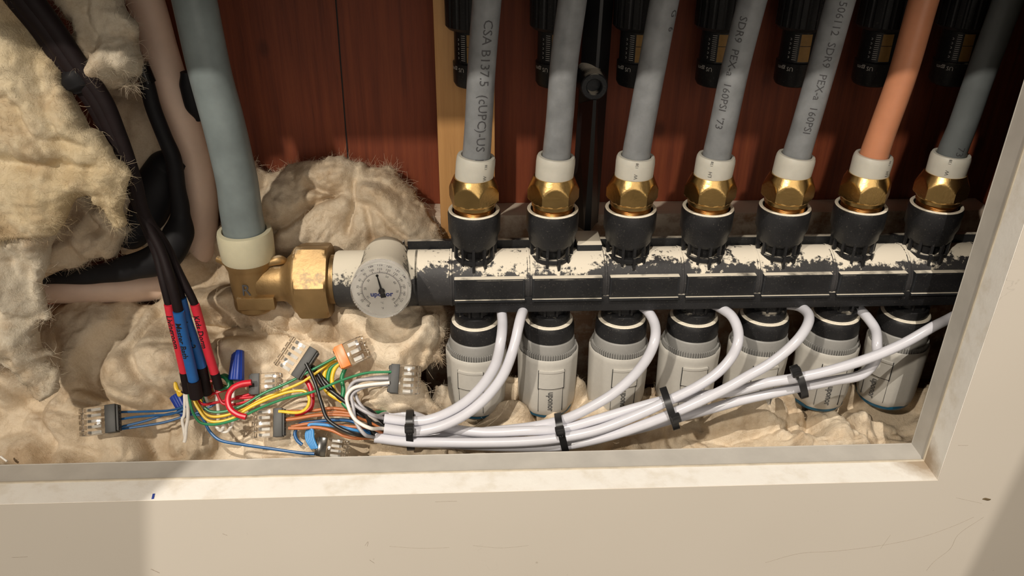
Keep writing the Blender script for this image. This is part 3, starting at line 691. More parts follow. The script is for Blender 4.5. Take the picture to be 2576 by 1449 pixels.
for k, d in enumerate(kc):
    t = thing('thermostat_cable', d['lab'], 'cable', P(*trunk[1], -.04), 'thermostat cables with coloured sleeves'); cabs.append(t)
    sp_ = [1.5, .9, .75, .7, .62, .5, .34, .2]
    path = [P(u+d['dx']*1.15*sp_[j], v-d['dx']*.35*sp_[j], -.030-.0016*(k % 2)*2) for j, (u, v) in enumerate(trunk)]
    path += [P(u, v, d['yy']+.012) for u, v in d['pre'][:1]] + [P(u, v, d['yy']+.004) for u, v in d['pre'][1:]] + [P(*d['col'][0], d['yy']), P(*d['col'][1], d['yy'])]
    rr = [.0052, .0052, .0050, .0048, .0044, .0040, .0036, .0030, .0028, d['r']*.9, d['r']*.85, d['r']*.85]
    MB().tube(path, rr, 22).build('jacket', 'cblack', t)
    sl = [P(u, v, d['yy']-.001) for u, v in d['col']]
    s_ = MB().tube(sl, d['r']*.97, 28, samples=8).build('sleeve', d['slv'], t)
    BOLD = .022; m = MB(); text_path(m, d['txt'], .0052 if k != 2 else .006, sl, d['r']*.97, .0065, .15, .0001); m.build('handwriting', 'marker', s_, 0); BOLD = 0.0
    MB().tube([sl[-1], P(*d['end'], d['yy']-.001)], d['r']*1.03 if k != 1 else .0042, 24).build('end_sleeve', 'cblack', t)
# tape wrapped round the bunch
m = MB(); c0 = P(200, 190, -.034)
m.tube([P(180, 178, -.030), P(192, 192, -.031), P(204, 208, -.031), P(214, 226, -.031)], [.0062, .0088, .0086, .006], 20)
setp(m.build('tape_wrap', 'hose'), 'lump of black tape wrapped round the black cables at upper left', 'tape')
def wire(t, col, pts, r=.00078, off=.008, name='wire', offs=None):
    p = [PB(u, v, (offs[i] if offs else off)) for i, (u, v) in enumerate(pts)]
    return MB().tube(p, r, 10, samples=8).build(name, 'w_'+col, t)
A_, B_, C_, D_ = cabs
# blue wires into the black connector at the left
wire(B_, 'blue', [(492, 990), (486, 1012), (470, 1028), (440, 1036), (400, 1038), (315, 1040)], off=.010)
wire(B_, 'blue', [(498, 992), (488, 1025), (455, 1044), (410, 1049), (360, 1053), (315, 1060)], off=.013)
wire(C_, 'blue', [(520, 1048), (490, 1046), (458, 1042), (430, 1047), (390, 1060), (318, 1078)], off=.011)
wire(C_, 'blue', [(545, 1024), (505, 1042), (470, 1052), (430, 1064), (380, 1073), (318, 1082)], off=.009)
wire(B_, 'blue', [(496, 992), (505, 1030), (522, 1060), (535, 1085), (560, 1108), (620, 1120), (690, 1130), (760, 1140), (800, 1143)], .00095, .007)
wire(C_, 'blue', [(518, 990), (516, 1010), (545, 1022), (560, 1014)], off=.009)
# white pairs
wire(A_, 'white', [(481, 995), (482, 1020), (480, 1050), (476, 1058), (480, 1085), (484, 1110)], .0010, .013)
wire(B_, 'white', [(488, 995), (491, 1030), (491, 1055), (487, 1080), (485, 1105), (482, 1116)], .0011, .014)
wire(C_, 'white', [(523, 985), (529, 1005), (538, 1025)], .0009, .009)
wire(D_, 'white', [(551, 972), (556, 1000), (561, 1040), (560, 1060), (556, 1073), (566, 1085), (573, 1078), (570, 1062)], .0011, .010)
wire(D_, 'white', [(600, 968), (596, 990), (594, 1020), (595, 1050), (592, 1072), (578, 1088), (565, 1085), (556, 1068)], .00095, .008)
# yellow
wire(B_, 'yellow', [(497, 995), (508, 1015), (520, 1035), (540, 1060), (560, 1066), (600, 1058), (650, 1028), (700, 1006), (745, 992), (780, 992), (790, 1010), (785, 1030), (768, 1042), (715, 1040)], .00098, .016)
wire(C_, 'yellow', [(502, 996), (515, 1022), (530, 1042), (550, 1052), (580, 1050), (620, 1036), (670, 1010), (720, 990), (770, 968), (812, 940), (850, 910)], .00095, .014)
wire(A_, 'yellow', [(474, 992), (462, 985), (460, 970), (465, 985), (470, 1000), (476, 994)], .0011, .014)
wire(D_, 'yellow', [(553, 962), (572, 975), (588, 985), (600, 984), (594, 975)], .0009, .012)
wire(C_, 'yellow', [(510, 985), (514, 1005), (520, 1018)], .0009, .010)
# green
wire(B_, 'green', [(500, 1000), (504, 1025), (512, 1048), (528, 1068), (560, 1073), (610, 1062), (680, 1030), (740, 1008), (800, 994), (870, 966), (930, 948), (992, 945)], .00085, .019)
wire(C_, 'green', [(536, 1032), (548, 1040), (575, 1042), (620, 1030), (680, 996), (740, 970), (800, 938), (856, 908)], .00085, .017)
wire(C_, 'green', [(521, 986), (524, 1000), (528, 1014)], .0011, .008)
for q in range(4):
    wire(D_, 'green', [(556+q*2, 958-q*2), (575+q*2, 948+q*3), (592, 962+q*5), (590-q*4, 978+q*2), (570, 974+q*4), (560, 966+q*3)], .0011, .009+q*.0018)
# red: thin wires to the connector, curls behind
wire(B_, 'red', [(506, 992), (513, 1012), (524, 1021), (550, 1018), (600, 1008), (652, 1003)], .0009, .011)
wire(C_, 'red', [(520, 985), (540, 996), (575, 988), (605, 980), (650, 972), (655, 970)], .0009, .012)
wire(D_, 'red', [(556, 980), (566, 1008), (575, 1020), (600, 1022), (630, 1016), (654, 1010)], .0009, .012)
wire(C_, 'red', [(605, 1004), (625, 1000), (655, 992)], .0009, .011)
for q in range(4): wire(C_, 'brown' if q % 2 else 'red', [(525+q*5, 975+q*7), (538+q*5, 962+q*6), (548+q*2, 975+q*5), (540, 992+q*4), (528+q*3, 985+q*5)], .0013, .006+.001*q)
# ================================================================ insulation
def hash3(ix, iy, iz, seed):
    h = (ix*374761393 + iy*668265263 + iz*2147483647 + seed*974711) & 0xffffffff
    h = ((h ^ (h >> 13))*1274126177) & 0xffffffff; h = h ^ (h >> 16); return (h & 0xffff)/65535.0*2-1
def vnoise(p, seed=0):
    p = np.asarray(p); i = np.floor(p).astype(np.int64); f = p-i; f = f*f*f*(f*(f*6-15)+10); out = 0
    for dx in (0, 1):
        for dy in (0, 1):
            for dz in (0, 1):
                w = (f[..., 0] if dx else 1-f[..., 0])*(f[..., 1] if dy else 1-f[..., 1])*(f[..., 2] if dz else 1-f[..., 2])
                out = out + w*hash3(i[..., 0]+dx, i[..., 1]+dy, i[..., 2]+dz, seed)
    return out
def billow(p, freq, octs, seed, gain=.5):
    s = 0; a = 1; tot = 0
    for k in range(octs):
        s = s + a*(np.abs(vnoise(p*freq, seed+k))*2); tot += a; a *= gain; freq *= 2.03
    return s/tot
def batt(name, label, org, nrm, outline, T, mat, seed, R=.02, res=.0011, amp=.010, creases=(), bumps=(), fib=2500, warp=.012, freq=28, fl=.0065, stretch=(1, 1), group='pieces of mineral wool packed in the cavity'):
    org = Vector(org); nrm = nrm.normalized(); ex = Vector((1, 0, 0)); ey = nrm.cross(ex).normalized()*1; 
    if ey.z < 0: ey = -ey
    def loc(u, v):
        p = PL(u, v, org, nrm); d = p-org; return (d.dot(ex), d.dot(ey))
    poly = np.array([loc(u, v) for u, v in outline]); n = len(poly)
    x0, y0 = poly.min(0)-.004; x1, y1 = poly.max(0)+.004
    nx, ny = int((x1-x0)/res)+1, int((y1-y0)/res)+1
    X, Y = np.meshgrid(x0+np.arange(nx)*res, y0+np.arange(ny)*res, indexing='ij')
    pos = np.stack([X, Y, np.zeros_like(X)+seed], -1)
    # ragged edge: perturb sample position
    Xw = X + .0035*vnoise(pos*90, seed+50)+.0015*vnoise(pos*260, seed+52); Yw = Y + .0035*vnoise(pos*90, seed+51)+.0015*vnoise(pos*260, seed+53)
    inside = np.zeros_like(X, bool); D = np.full_like(X, 9.)
    for k in range(n):
        ax, ay = poly[k]; bx, by = poly[(k+1) % n]
        cond = ((ay > Yw) != (by > Yw)) & (Xw < (bx-ax)*(Yw-ay)/((by-ay) if abs(by-ay) > 1e-9 else 1e-9)+ax); inside ^= cond
        dx, dy = bx-ax, by-ay; L2 = dx*dx+dy*dy; t = np.clip(((Xw-ax)*dx+(Yw-ay)*dy)/L2, 0, 1); D = np.minimum(D, np.hypot(Xw-ax-t*dx, Yw-ay-t*dy))
    D = np.where(inside, D, 0)
    q = np.clip(D/R, 0, 1); prof = np.sqrt(np.clip(1-(1-q)**2, 0, 1))
    wp = np.stack([X*stretch[0] + warp*vnoise(pos*22, seed+9), Y*stretch[1] + warp*vnoise(pos*22, seed+10), np.zeros_like(X)+seed*.37], -1)
    b = billow(wp, freq, 3, seed, .36); f2 = vnoise(pos*170, seed+20)+.6*vnoise(pos*420, seed+21)
    lowf = vnoise(pos*12, seed+30)
    core_ = T*(1+.25*lowf) + amp*(b-.55); core_ = .35*T + np.logaddexp(0, (core_-.35*T)/(.15*T))*.15*T
    hgt = prof*core_ + prof*.0010*f2
    for (u, v, rad, h) in bumps:
        cx, cy = loc(u, v); hgt = hgt + prof*h*np.exp(-((Xw-cx)**2+(Yw-cy)**2)/(2*rad*rad))
    for line, w, dep in creases:
        q_ = [loc(u, v) for u, v in line]; dd = np.full_like(X, 9.)
        Xc = X+.004*vnoise(pos*55, seed+70); Yc = Y+.004*vnoise(pos*55, seed+71)
        for k in range(len(q_)-1):
            ax, ay = q_[k]; bx, by = q_[k+1]; dx, dy = bx-ax, by-ay; L2 = dx*dx+dy*dy+1e-12; t = np.clip(((Xc-ax)*dx+(Yc-ay)*dy)/L2, 0, 1)
            dd = np.minimum(dd, np.hypot(Xc-ax-t*dx, Yc-ay-t*dy))
        hgt = hgt - prof*dep*np.exp(-(dd/w)**1.5)
    hgt = np.where(inside, np.maximum(hgt, .0003), 0)
    idx = -np.ones((nx, ny), int); cell = inside[:-1, :-1] & inside[1:, :-1] & inside[:-1, 1:] & inside[1:, 1:]
    used = np.zeros_like(inside); used[:-1, :-1] |= cell; used[1:, :-1] |= cell; used[:-1, 1:] |= cell; used[1:, 1:] |= cell
    edge = used.copy(); full = np.zeros_like(inside); full[1:-1, 1:-1] = cell[:-1, :-1] & cell[1:, :-1] & cell[:-1, 1:] & cell[1:, 1:]
    edge = used & ~full
    k = int(used.sum()); idx[used] = np.arange(k)
    hf = np.where(edge, 0, hgt); bk = np.where(edge, 0, -np.minimum(.006, T*.5)*prof)
    for _ in range(4):                                    # relax the stepped border
        e = edge.astype(float); ax_ = np.zeros_like(X); ay_ = np.zeros_like(X); c_ = np.zeros_like(X)
        for di in (-1, 0, 1):
            for dj in (-1, 0, 1):
                r_ = lambda q_: np.roll(np.roll(q_, di, 0), dj, 1)
                ax_ += r_(X*e); ay_ += r_(Y*e); c_ += r_(e)
        X = np.where(edge, ax_/np.maximum(c_, 1), X); Y = np.where(edge, ay_/np.maximum(c_, 1), Y)
    o3, e1, e2, n3 = (np.array(v) for v in (org, ex, ey, nrm))
    def w3(hh): return o3 + X[used][:, None]*e1 + Y[used][:, None]*e2 + hh[used][:, None]*n3
    Vf = w3(hf); ib = idx.copy(); m_ = full; kb = int(m_.sum()); ib[m_] = k+np.arange(kb)
    Vb = o3 + X[m_][:, None]*e1 + Y[m_][:, None]*e2 + bk[m_][:, None]*n3
    ci, cj = np.nonzero(cell)
    Ff = np.stack([idx[ci, cj], idx[ci+1, cj], idx[ci+1, cj+1], idx[ci, cj+1]], 1); Fb = np.stack([ib[ci, cj], ib[ci, cj+1], ib[ci+1, cj+1], ib[ci+1, cj]], 1)
    V = np.concatenate([Vf, Vb]); Fa = np.concatenate([Ff, Fb])
    # loose fibres standing off the surface: thin bent blades
    pw_ = np.where(D[used] < .006, 9.0, .8) * (.25+np.clip(vnoise(pos[used]*60, seed+90)+.4, 0, 1)); sel = RNG.choice(k, fib, p=pw_/pw_.sum()); base = Vf[sel]
    # surface normals by gradient
    gx, gy = np.gradient(hf, res); nn = (-gx[used][:, None]*e1 - gy[used][:, None]*e2 + n3); nn /= np.linalg.norm(nn, axis=1)[:, None]; nn = nn[sel]
    rd = RNG.normal(size=(fib, 3)); tg = rd - (rd*nn).sum(1)[:, None]*nn; tg /= np.linalg.norm(tg, axis=1)[:, None]+1e-9
    ln = fl*(.4+RNG.random((fib, 1))); lift = .12+.55*RNG.random((fib, 1))**2; sd = np.cross(tg, nn); wd_ = .00007
    segs = 4; fv = []; cur = sd*RNG.normal(0, .35, (fib, 1))
    for s in range(segs+1):
        t = s/segs; c = base - nn*.0004 + (tg*t + nn*lift*t*(1.15-t*.8)*1.6 + cur*t*t)*ln
        w_ = wd_*(1-t*.6); fv.append(c-sd*w_); fv.append(c+sd*w_)
    fv = np.stack(fv, 1).reshape(-1, 3); nb = len(V); st_ = (np.arange(fib)*(2*(segs+1)))[:, None]+nb
    fq = np.concatenate([np.stack([st_[:, 0]+2*s, st_[:, 0]+2*s+1, st_[:, 0]+2*s+3, st_[:, 0]+2*s+2], 1) for s in range(segs)])
    V = np.concatenate([V, fv]); Fa = np.concatenate([Fa, fq])
    me = bpy.data.meshes.new(name); me.vertices.add(len(V)); me.vertices.foreach_set('co', V.astype(np.float32).ravel())
    me.loops.add(len(Fa)*4); me.loops.foreach_set('vertex_index', Fa.astype(np.int32).ravel()); me.polygons.add(len(Fa)); me.polygons.foreach_set('loop_start', np.arange(len(Fa), dtype=np.int32)*4)
    me.polygons.foreach_set('use_smooth', [True]*len(Fa)); me.update(calc_edges=True); me.validate(); me.materials.append(M[mat])
    o = bpy.data.objects.new(name, me); COL.objects.link(o); setp(o, label, 'insulation', group); return o
V3 = Vector
NV = V3((0, -1, .25))
batt('insulation_batt', 'large cream insulation piece with yellowish patches filling the upper left, beside the black cables', (-.25, -.050, .06), NV,
     [(-330, -110), (60, -110), (78, 20), (110, 100), (155, 165), (190, 235), (240, 300), (275, 330), (300, 395), (325, 440), (328, 500), (316, 552), (290, 566), (268, 530), (240, 500), (180, 510), (120, 600), (-330, 640)],
     .016, 'wool_y', 3, .024, amp=.018, fib=5000, warp=.02, freq=22,
     creases=[([(0, 70), (60, 50), (130, 120)], .003, .006), ([(60, 250), (140, 330), (230, 360)], .004, .007), ([(0, 400), (110, 405), (250, 415), (310, 430)], .005, .009), ([(235, 430), (262, 480), (270, 540)], .004, .008)], bumps=[(70, 160, .012, .006), (130, 330, .012, .006), (100, 460, .014, .005)])
batt('insulation_tuft', 'whitish ragged tuft of insulation hanging down at the left edge', (-.25, -.054, -.02), NV,
     [(-330, 470), (0, 455), (90, 490), (150, 520), (152, 570), (125, 640), (118, 720), (122, 790), (116, 850), (142, 930), (150, 985), (122, 1012), (85, 985), (50, 930), (20, 900), (-330, 880)],
     .012, 'wool_w', 11, .016, amp=.013, fib=3500, freq=30, stretch=(1, .55),
     creases=[([(0, 740), (40, 790), (90, 800)], .004, .009), ([(0, 560), (60, 600), (90, 680)], .004, .006)])
batt('insulation_batt', 'brownish shaded insulation in the hollow below the upper left piece', (-.2, .004, .0), NV,
     [(90, 470), (180, 460), (300, 520), (330, 590), (300, 640), (230, 655), (140, 690), (90, 690), (60, 560)],
     .016, 'wool', 17, .02, amp=.016, fib=1500, creases=[([(170, 540), (230, 530), (260, 560)], .006, .012)])
batt('insulation_tuft', 'rounded cream tuft of insulation at the top, right of the black cables', (-.2, -.012, .15), NV,
     [(120, -120), (300, -120), (318, 0), (345, 40), (348, 95), (370, 150), (374, 190), (350, 212), (320, 214), (292, 242), (262, 232), (238, 200), (228, 140), (190, 90), (150, 20)],
     .014, 'wool_w', 23, .018, amp=.013, fib=2600, freq=34, creases=[([(250, 30), (262, 100), (250, 160)], .003, .005), ([(310, 60), (325, 120)], .003, .006)])
batt('insulation_batt', 'cream mound of insulation behind the thermometer and big brass nut', (-.08, .055, .02), V3((0, -1, .55)),
     [(560, 470), (640, 405), (663, 415), (680, 432), (735, 408), (800, 402), (830, 392), (868, 388), (905, 408), (975, 425), (1008, 448), (1040, 472), (1072, 515), (1094, 560), (1120, 640), (1130, 720), (600, 720), (560, 600)],
     .020, 'wool', 31, .026, amp=.016, fib=5200, warp=.02, freq=22,
     creases=[([(672, 440), (668, 480), (655, 520)], .003, .008), ([(780, 470), (830, 480), (845, 492), (800, 525), (740, 570), (700, 592)], .0035, .011), ([(845, 492), (870, 484)], .003, .006), ([(902, 460), (904, 500), (900, 540), (880, 580)], .0028, .009), ([(930, 530), (938, 560), (950, 595)], .004, .010), ([(700, 592), (695, 620)], .005, .010)],
     bumps=[(800, 545, .012, .006), (980, 520, .014, .005), (720, 500, .010, .004)])
batt('insulation_batt', 'cream insulation draped under the brass elbow and the thermometer', (-.12, -.004, -.058), V3((0, -1, .95)),
     [(395, 740), (450, 680), (490, 650), (530, 600), (560, 585), (640, 640), (700, 660), (860, 700), (1100, 740), (1128, 790), (1124, 850), (1105, 905), (1060, 935), (1010, 915), (950, 870), (900, 885), (860, 860), (780, 880), (700, 850), (640, 830), (560, 830), (500, 800), (440, 780)],
     .014, 'wool', 41, .018, amp=.034, fib=6000, freq=22, warp=.024,
     creases=[([(640, 800), (720, 830), (770, 800)], .004, .008), ([(850, 800), (880, 850)], .004, .008), ([(980, 860), (1040, 880)], .003, .006)], bumps=[(1060, 850, .012, .005)])
batt('insulation_bed', 'broad bed of cream insulation under the wires, along the lower left ledge', (-.15, -.0420, -.1020), V3((0, -1, .92)),
     [(-330, 730), (60, 752), (130, 756), (250, 752), (400, 758), (440, 700), (560, 660), (700, 700), (1000, 740), (1118, 800), (1100, 900), (1062, 950), (1085, 985), (1122, 1020), (1130, 1100), (1140, 1260), (-330, 1300)],
     .013, 'wool', 53, .02, amp=.038, fib=9000, freq=19, warp=.028, res=.0012,
     creases=[([(395, 790), (375, 850), (372, 890), (400, 960), (440, 1010)], .004, .010), ([(130, 930), (170, 900)], .004, .008), ([(85, 1000), (140, 1080), (145, 1150)], .004, .007), ([(540, 1080), (600, 1130)], .004, .005), ([(30, 960), (90, 1000)], .006, .010)],
     bumps=[(380, 1050, .014, -.006), (445, 1045, .013, -.010), (500, 1060, .016, -.011), (480, 990, .012, -.006), (560, 1040, .014, -.006), (770, 1135, .014, -.006), (60, 1110, .012, -.008), (140, 1130, .008, -.006), (420, 1130, .014, -.006), (560, 1125, .012, -.008), (680, 1130, .010, -.005), (250, 1130, .010, -.005), (900, 1140, .012, -.006), (250, 870, .02, .005), (250, 1000, .02, .004), (1090, 1085, .016, -.014), (1010, 1090, .014, -.008), (1150, 1060, .02, -.014)])
batt('insulation_bed', 'lumpy cream insulation lying under the grey actuators', (.12, -.012, -.130), V3((0, -.42, 1)),
     [(1090, 1010), (1140, 985), (1300, 990), (2000, 985), (2200, 985), (2420, 980), (2460, 1180), (1080, 1220)],
     .013, 'wool', 61, .012, amp=.022, fib=5000, freq=30, warp=.02, res=.0012,
     creases=[([(2000, 1020), (2080, 1060), (2180, 1090)], .006, .009), ([(1560, 1030), (1600, 1070)], .005, .007)], bumps=[(1250, 1070, .03, .010), (1550, 1070, .03, .009), (1850, 1070, .022, .012), (2150, 1075, .020, -.010), (2250, 1060, .02, -.010)])
batt('insulation_batt', 'dim brown insulation deep behind the black cables and hose', (-.2, .055, .1), NV,
     [(250, 150), (330, 190), (400, 200), (450, 330), (470, 470), (440, 640), (330, 640), (250, 560), (230, 300)],
     .010, 'wool', 71, .02, amp=.012, fib=400)
# ================================================================ white actuator cables
CR = .0033
def cab(pts): return [P(u, v, y) for u, v, y in pts]
cables = [
 ('white cable from the first actuator, left of the two curving down side by side', [(1258, 748, -.000), (1262, 785, -.014), (1264, 815, -.026), (1260, 856, -.040), (1247, 914, -.044), (1216, 966, -.046), (1172, 1010, -.048), (1123, 1040, -.048), (1078, 1056, -.048), (1034, 1060, -.048), (966, 1053, -.048)]),
 ('white cable right beside the first one, curving down between the first two actuators', [(1325, 745, -.000), (1318, 775, -.014), (1309, 802, -.026), (1291, 878, -.041), (1266, 943, -.046), (1225, 998, -.050), (1176, 1039, -.053), (1123, 1067, -.054), (1080, 1080, -.054), (1034, 1086, -.054), (966, 1078, -.054)]),
 ('white cable from the third actuator, joining the bundle at the second zip tie', [(1600, 760, -.000), (1630, 784, -.014), (1647, 815, -.026), (1647, 856, -.040), (1631, 896, -.043), (1596, 943, -.044), (1544, 989, -.046), (1492, 1021, -.047), (1442, 1046, -.047), (1410, 1058, -.046), (1340, 1073, -.043), (1200, 1088, -.040), (1060, 1096, -.040), (985, 1092, -.040)]),
 ('white cable from the fourth actuator, lowest one along the ledge at the left', [(1780, 760, -.000), (1811, 774, -.014), (1841, 796, -.026), (1856, 829, -.036), (1856, 862, -.044), (1841, 897, -.047), (1808, 935, -.050), (1758, 970, -.052), (1690, 1004, -.054), (1600, 1045, -.054), (1500, 1083, -.054), (1410, 1102, -.055), (1320, 1111, -.056), (1200, 1114, -.056), (1100, 1113, -.056), (1034, 1112, -.057), (942, 1101, -.057)]),
 ('white cable from the fifth actuator, passing straight across the fourth and fifth actuators', [(1970, 765, -.000), (2012, 772, -.014), (2034, 792, -.028), (2031, 818, -.040), (2009, 852, -.049), (1973, 887, -.053), (1930, 919, -.056), (1880, 947, -.058), (1831, 975, -.059), (1772, 1004, -.060), (1715, 1030, -.060), (1640, 1061, -.058), (1550, 1092, -.055), (1470, 1112, -.052), (1408, 1122, -.050), (1300, 1124, -.050), (1150, 1118, -.048), (1000, 1110, -.046)]),
 ('white cable from the sixth actuator, lower of the two through the rightmost zip tie', [(2150, 765, -.000), (2183, 800, -.016), (2202, 829, -.026), (2206, 865, -.038), (2203, 905, -.042), (2170, 941, -.046), (2095, 958, -.049), (2015, 974, -.050), (1930, 992, -.051), (1864, 1007, -.050), (1790, 1028, -.048), (1700, 1052, -.046), (1600, 1080, -.045), (1500, 1100, -.044), (1410, 1108, -.042), (1250, 1110, -.040), (1000, 1105, -.040)]),
 ('white cable rising to the far right jamb, through the rightmost zip tie', [(2640, 640, .0), (2480, 750, -.030), (2385, 803, -.040), (2349, 821, -.046), (2277, 862, -.050), (2194, 898, -.053), (2095, 930, -.055), (2015, 949, -.055), (1930, 963, -.054), (1864, 980, -.051), (1790, 992, -.049), (1690, 1003, -.047), (1600, 1026, -.047), (1500, 1056, -.048), (1410, 1079, -.049), (1320, 1084, -.050), (1200, 1087, -.046), (1100, 1070, -.041), (1040, 1046, -.038), (975, 1038, -.037)])]
ct = []
for lab, pts in cables:
    p = cab(pts); t = thing('actuator_cable', lab, 'cable', p[0], 'white cables from the actuators'); MB().tube(p, CR, 26, samples=8).build('jacket', 'cable', t); ct.append((t, p))
def core(k, col, pts, r=.00115, off=.012, y0=None):
    t, p = ct[k]; e = p[-1]; q = [PB(u, v, off if not isinstance(off, list) else off[i]) for i, (u, v) in enumerate(pts)]
    MB().tube([e+(p[-2]-e).normalized()*.002, e.lerp(q[0], .25)] + q, r, 12, samples=8).build('core_wire', 'w_'+col, t)
core(0, 'grey', [(945, 1050), (900, 1022), (886, 990), (900, 968), (935, 962), (990, 960)], .0012, .016)
core(1, 'white', [(940, 1082), (905, 1062), (888, 1030), (884, 1005), (898, 986), (930, 978), (988, 972)], .0012, .020)
core(3, 'grey', [(925, 1096), (905, 1068), (898, 1030), (895, 1000), (915, 985), (950, 976), (988, 975)], .0012, .017)
core(6, 'grey', [(950, 1050), (930, 1040), (910, 1018), (900, 990), (906, 968), (940, 957), (988, 954)], .0012, .013)
core(2, 'white', [(940, 1052), (905, 1030), (890, 1000), (896, 975), (920, 962), (988, 962)], .0011, .011)
# brown cores to the lower connector
core(0, 'brown', [(900, 1046), (860, 1040), (820, 1044), (780, 1050), (730, 1057)], .0011, .010)
core(1, 'brown', [(900, 1052), (850, 1047), (800, 1049), (760, 1056), (730, 1060)], .0011, .012)
core(3, 'brown', [(900, 1105), (870, 1098), (840, 1085), (800, 1078), (770, 1080), (735, 1080)], .0011, .011)
core(6, 'brown', [(880, 1034), (840, 1030), (790, 1036), (728, 1038)], .0011, .008)
core(4, 'brown', [(940, 1080), (890, 1076), (840, 1072), (790, 1068), (740, 1076)], .0011, .009)
# black cores up to the dark connector
for k, (o1, dx) in enumerate(((.008, 0), (.009, 6), (.010, 12), (.011, -6), (.012, 4))):
    core([0, 1, 2, 5, 3][k], 'black', [(930-dx, 1042+dx), (890-dx, 1022), (855-dx, 1000-dx), (830-dx, 975), (808-dx, 945-dx), (790-dx*.8, 925-dx*.5)], .0014, o1)
core(3, 'black', [(900, 1096), (860, 1078), (836, 1058), (822, 1020), (808, 975), (795, 945), (785, 925)], .0012, .020)
core(4, 'blue', [(930, 1085), (890, 1062), (850, 1058), (800, 1062), (760, 1068), (747, 1090), (752, 1108), (765, 1120)], .0011, .006)
for q in range(5): core([1, 2, 3, 4, 5][q], 'lblue', [(900, 1085), (850, 1075), (805-q*5, 1068+q), (778+q*4, 1085), (776+q*5, 1105), (790+q*4, 1130)], .0010, .006+.0012*q)
# yellow / green cores curling up to the orange connector
for q, (c_, x) in enumerate((('yellow', 822), ('green', 832), ('yellow', 842), ('green', 866))):
    core([2, 5, 4, 6][q], c_, [(900, 1040), (868, 1015), (x+4, 985), (x, 955), (x+8, 930), (862+q*3, 912+q*2)], .0014, .010)
# thick red jumper loops
rj = thing('jumper_wire', 'thick red jumper wire looping from the clear connector past the yellow wires', 'wire', PB(600, 1010))
wire(rj, 'red', [(655, 972), (630, 976), (608, 988), (598, 1010), (603, 1035), (622, 1050), (642, 1056)], .0019, .022, 'conductor')
rj = thing('jumper_wire', 'thick red jumper wire curving under the dark angled connector', 'wire', PB(780, 1000))
wire(rj, 'red', [(758, 935), (772, 952), (786, 975), (792, 1000), (788, 1028), (768, 1040), (750, 1045)], .0017, .009, 'conductor')
# ---------------------------------------------------------------- zip ties
def ziptie(lab, top, bot, head, y, ry=.0088):
    # band: flattened loop round the bundle, standing across it
    t = thing('zip_tie', lab, 'zip tie', P(*top, y), 'black zip ties on the white cables')
    a, b = P(*top, y), P(*bot, y); c = (a+b)/2; vz = (a-b); hz_ = vz.length/2; vz.normalize()
    ax = Vector((1, 0, 0)); ax = (ax-vz*ax.dot(vz)).normalized(); vy = ax.cross(vz).normalized()
    if vy.y > 0: vy = -vy
    n = 48; w = .0023; th = .0006; vs = []; fs = []
    for k in range(n):
        u = 2*math.pi*k/n; cu, su = math.cos(u), math.sin(u); cu = math.copysign(abs(cu)**.8, cu); su = math.copysign(abs(su)**.65, su)
        for q, s in ((0, -1), (0, 1), (th, 1), (th, -1)): vs.append(c+vz*(hz_+q)*cu+vy*(ry+q)*su+ax*w*s)
    for k in range(n):
        j = (k+1) % n
        for e in range(4): fs.append((4*k+e, 4*k+(e+1) % 4, 4*j+(e+1) % 4, 4*j+e))
    MB().add(vs, fs).build('band', 'tie', t, 30)
    h = P(*head, y-ry-.002); Rm = Matrix((ax, vy, vz)).transposed()
    m = MB(); m.box(h, (.0062, .0040, .0058), Rm, .0009); m.box(h+vy*.0021, (.0040, .0014, .0024), Rm, .0003); m.build('head', 'tie', t)
    m = MB(); m.tube([h-vz*.002, h-vz*.0045+vy*.0003], .0010, 8); m.build('tail', 'tie', t)
ziptie('black zip tie on the left end of the cable bundle, near the cut jackets', (1030, 1042), (1035, 1122), (1030, 1078), -.050)
ziptie('black zip tie in the middle, below the second actuator, its head up', (1404, 1050), (1422, 1124), (1409, 1084), -.049)
ziptie('black zip tie leaning, below the fourth actuator, its head at the bottom', (1672, 988), (1698, 1066), (1700, 1052), -.0545, .0108)
ziptie('rightmost black zip tie, in front of the sixth actuator, its head at the top', (2003, 930), (2017, 990), (2003, 936), -.0515)
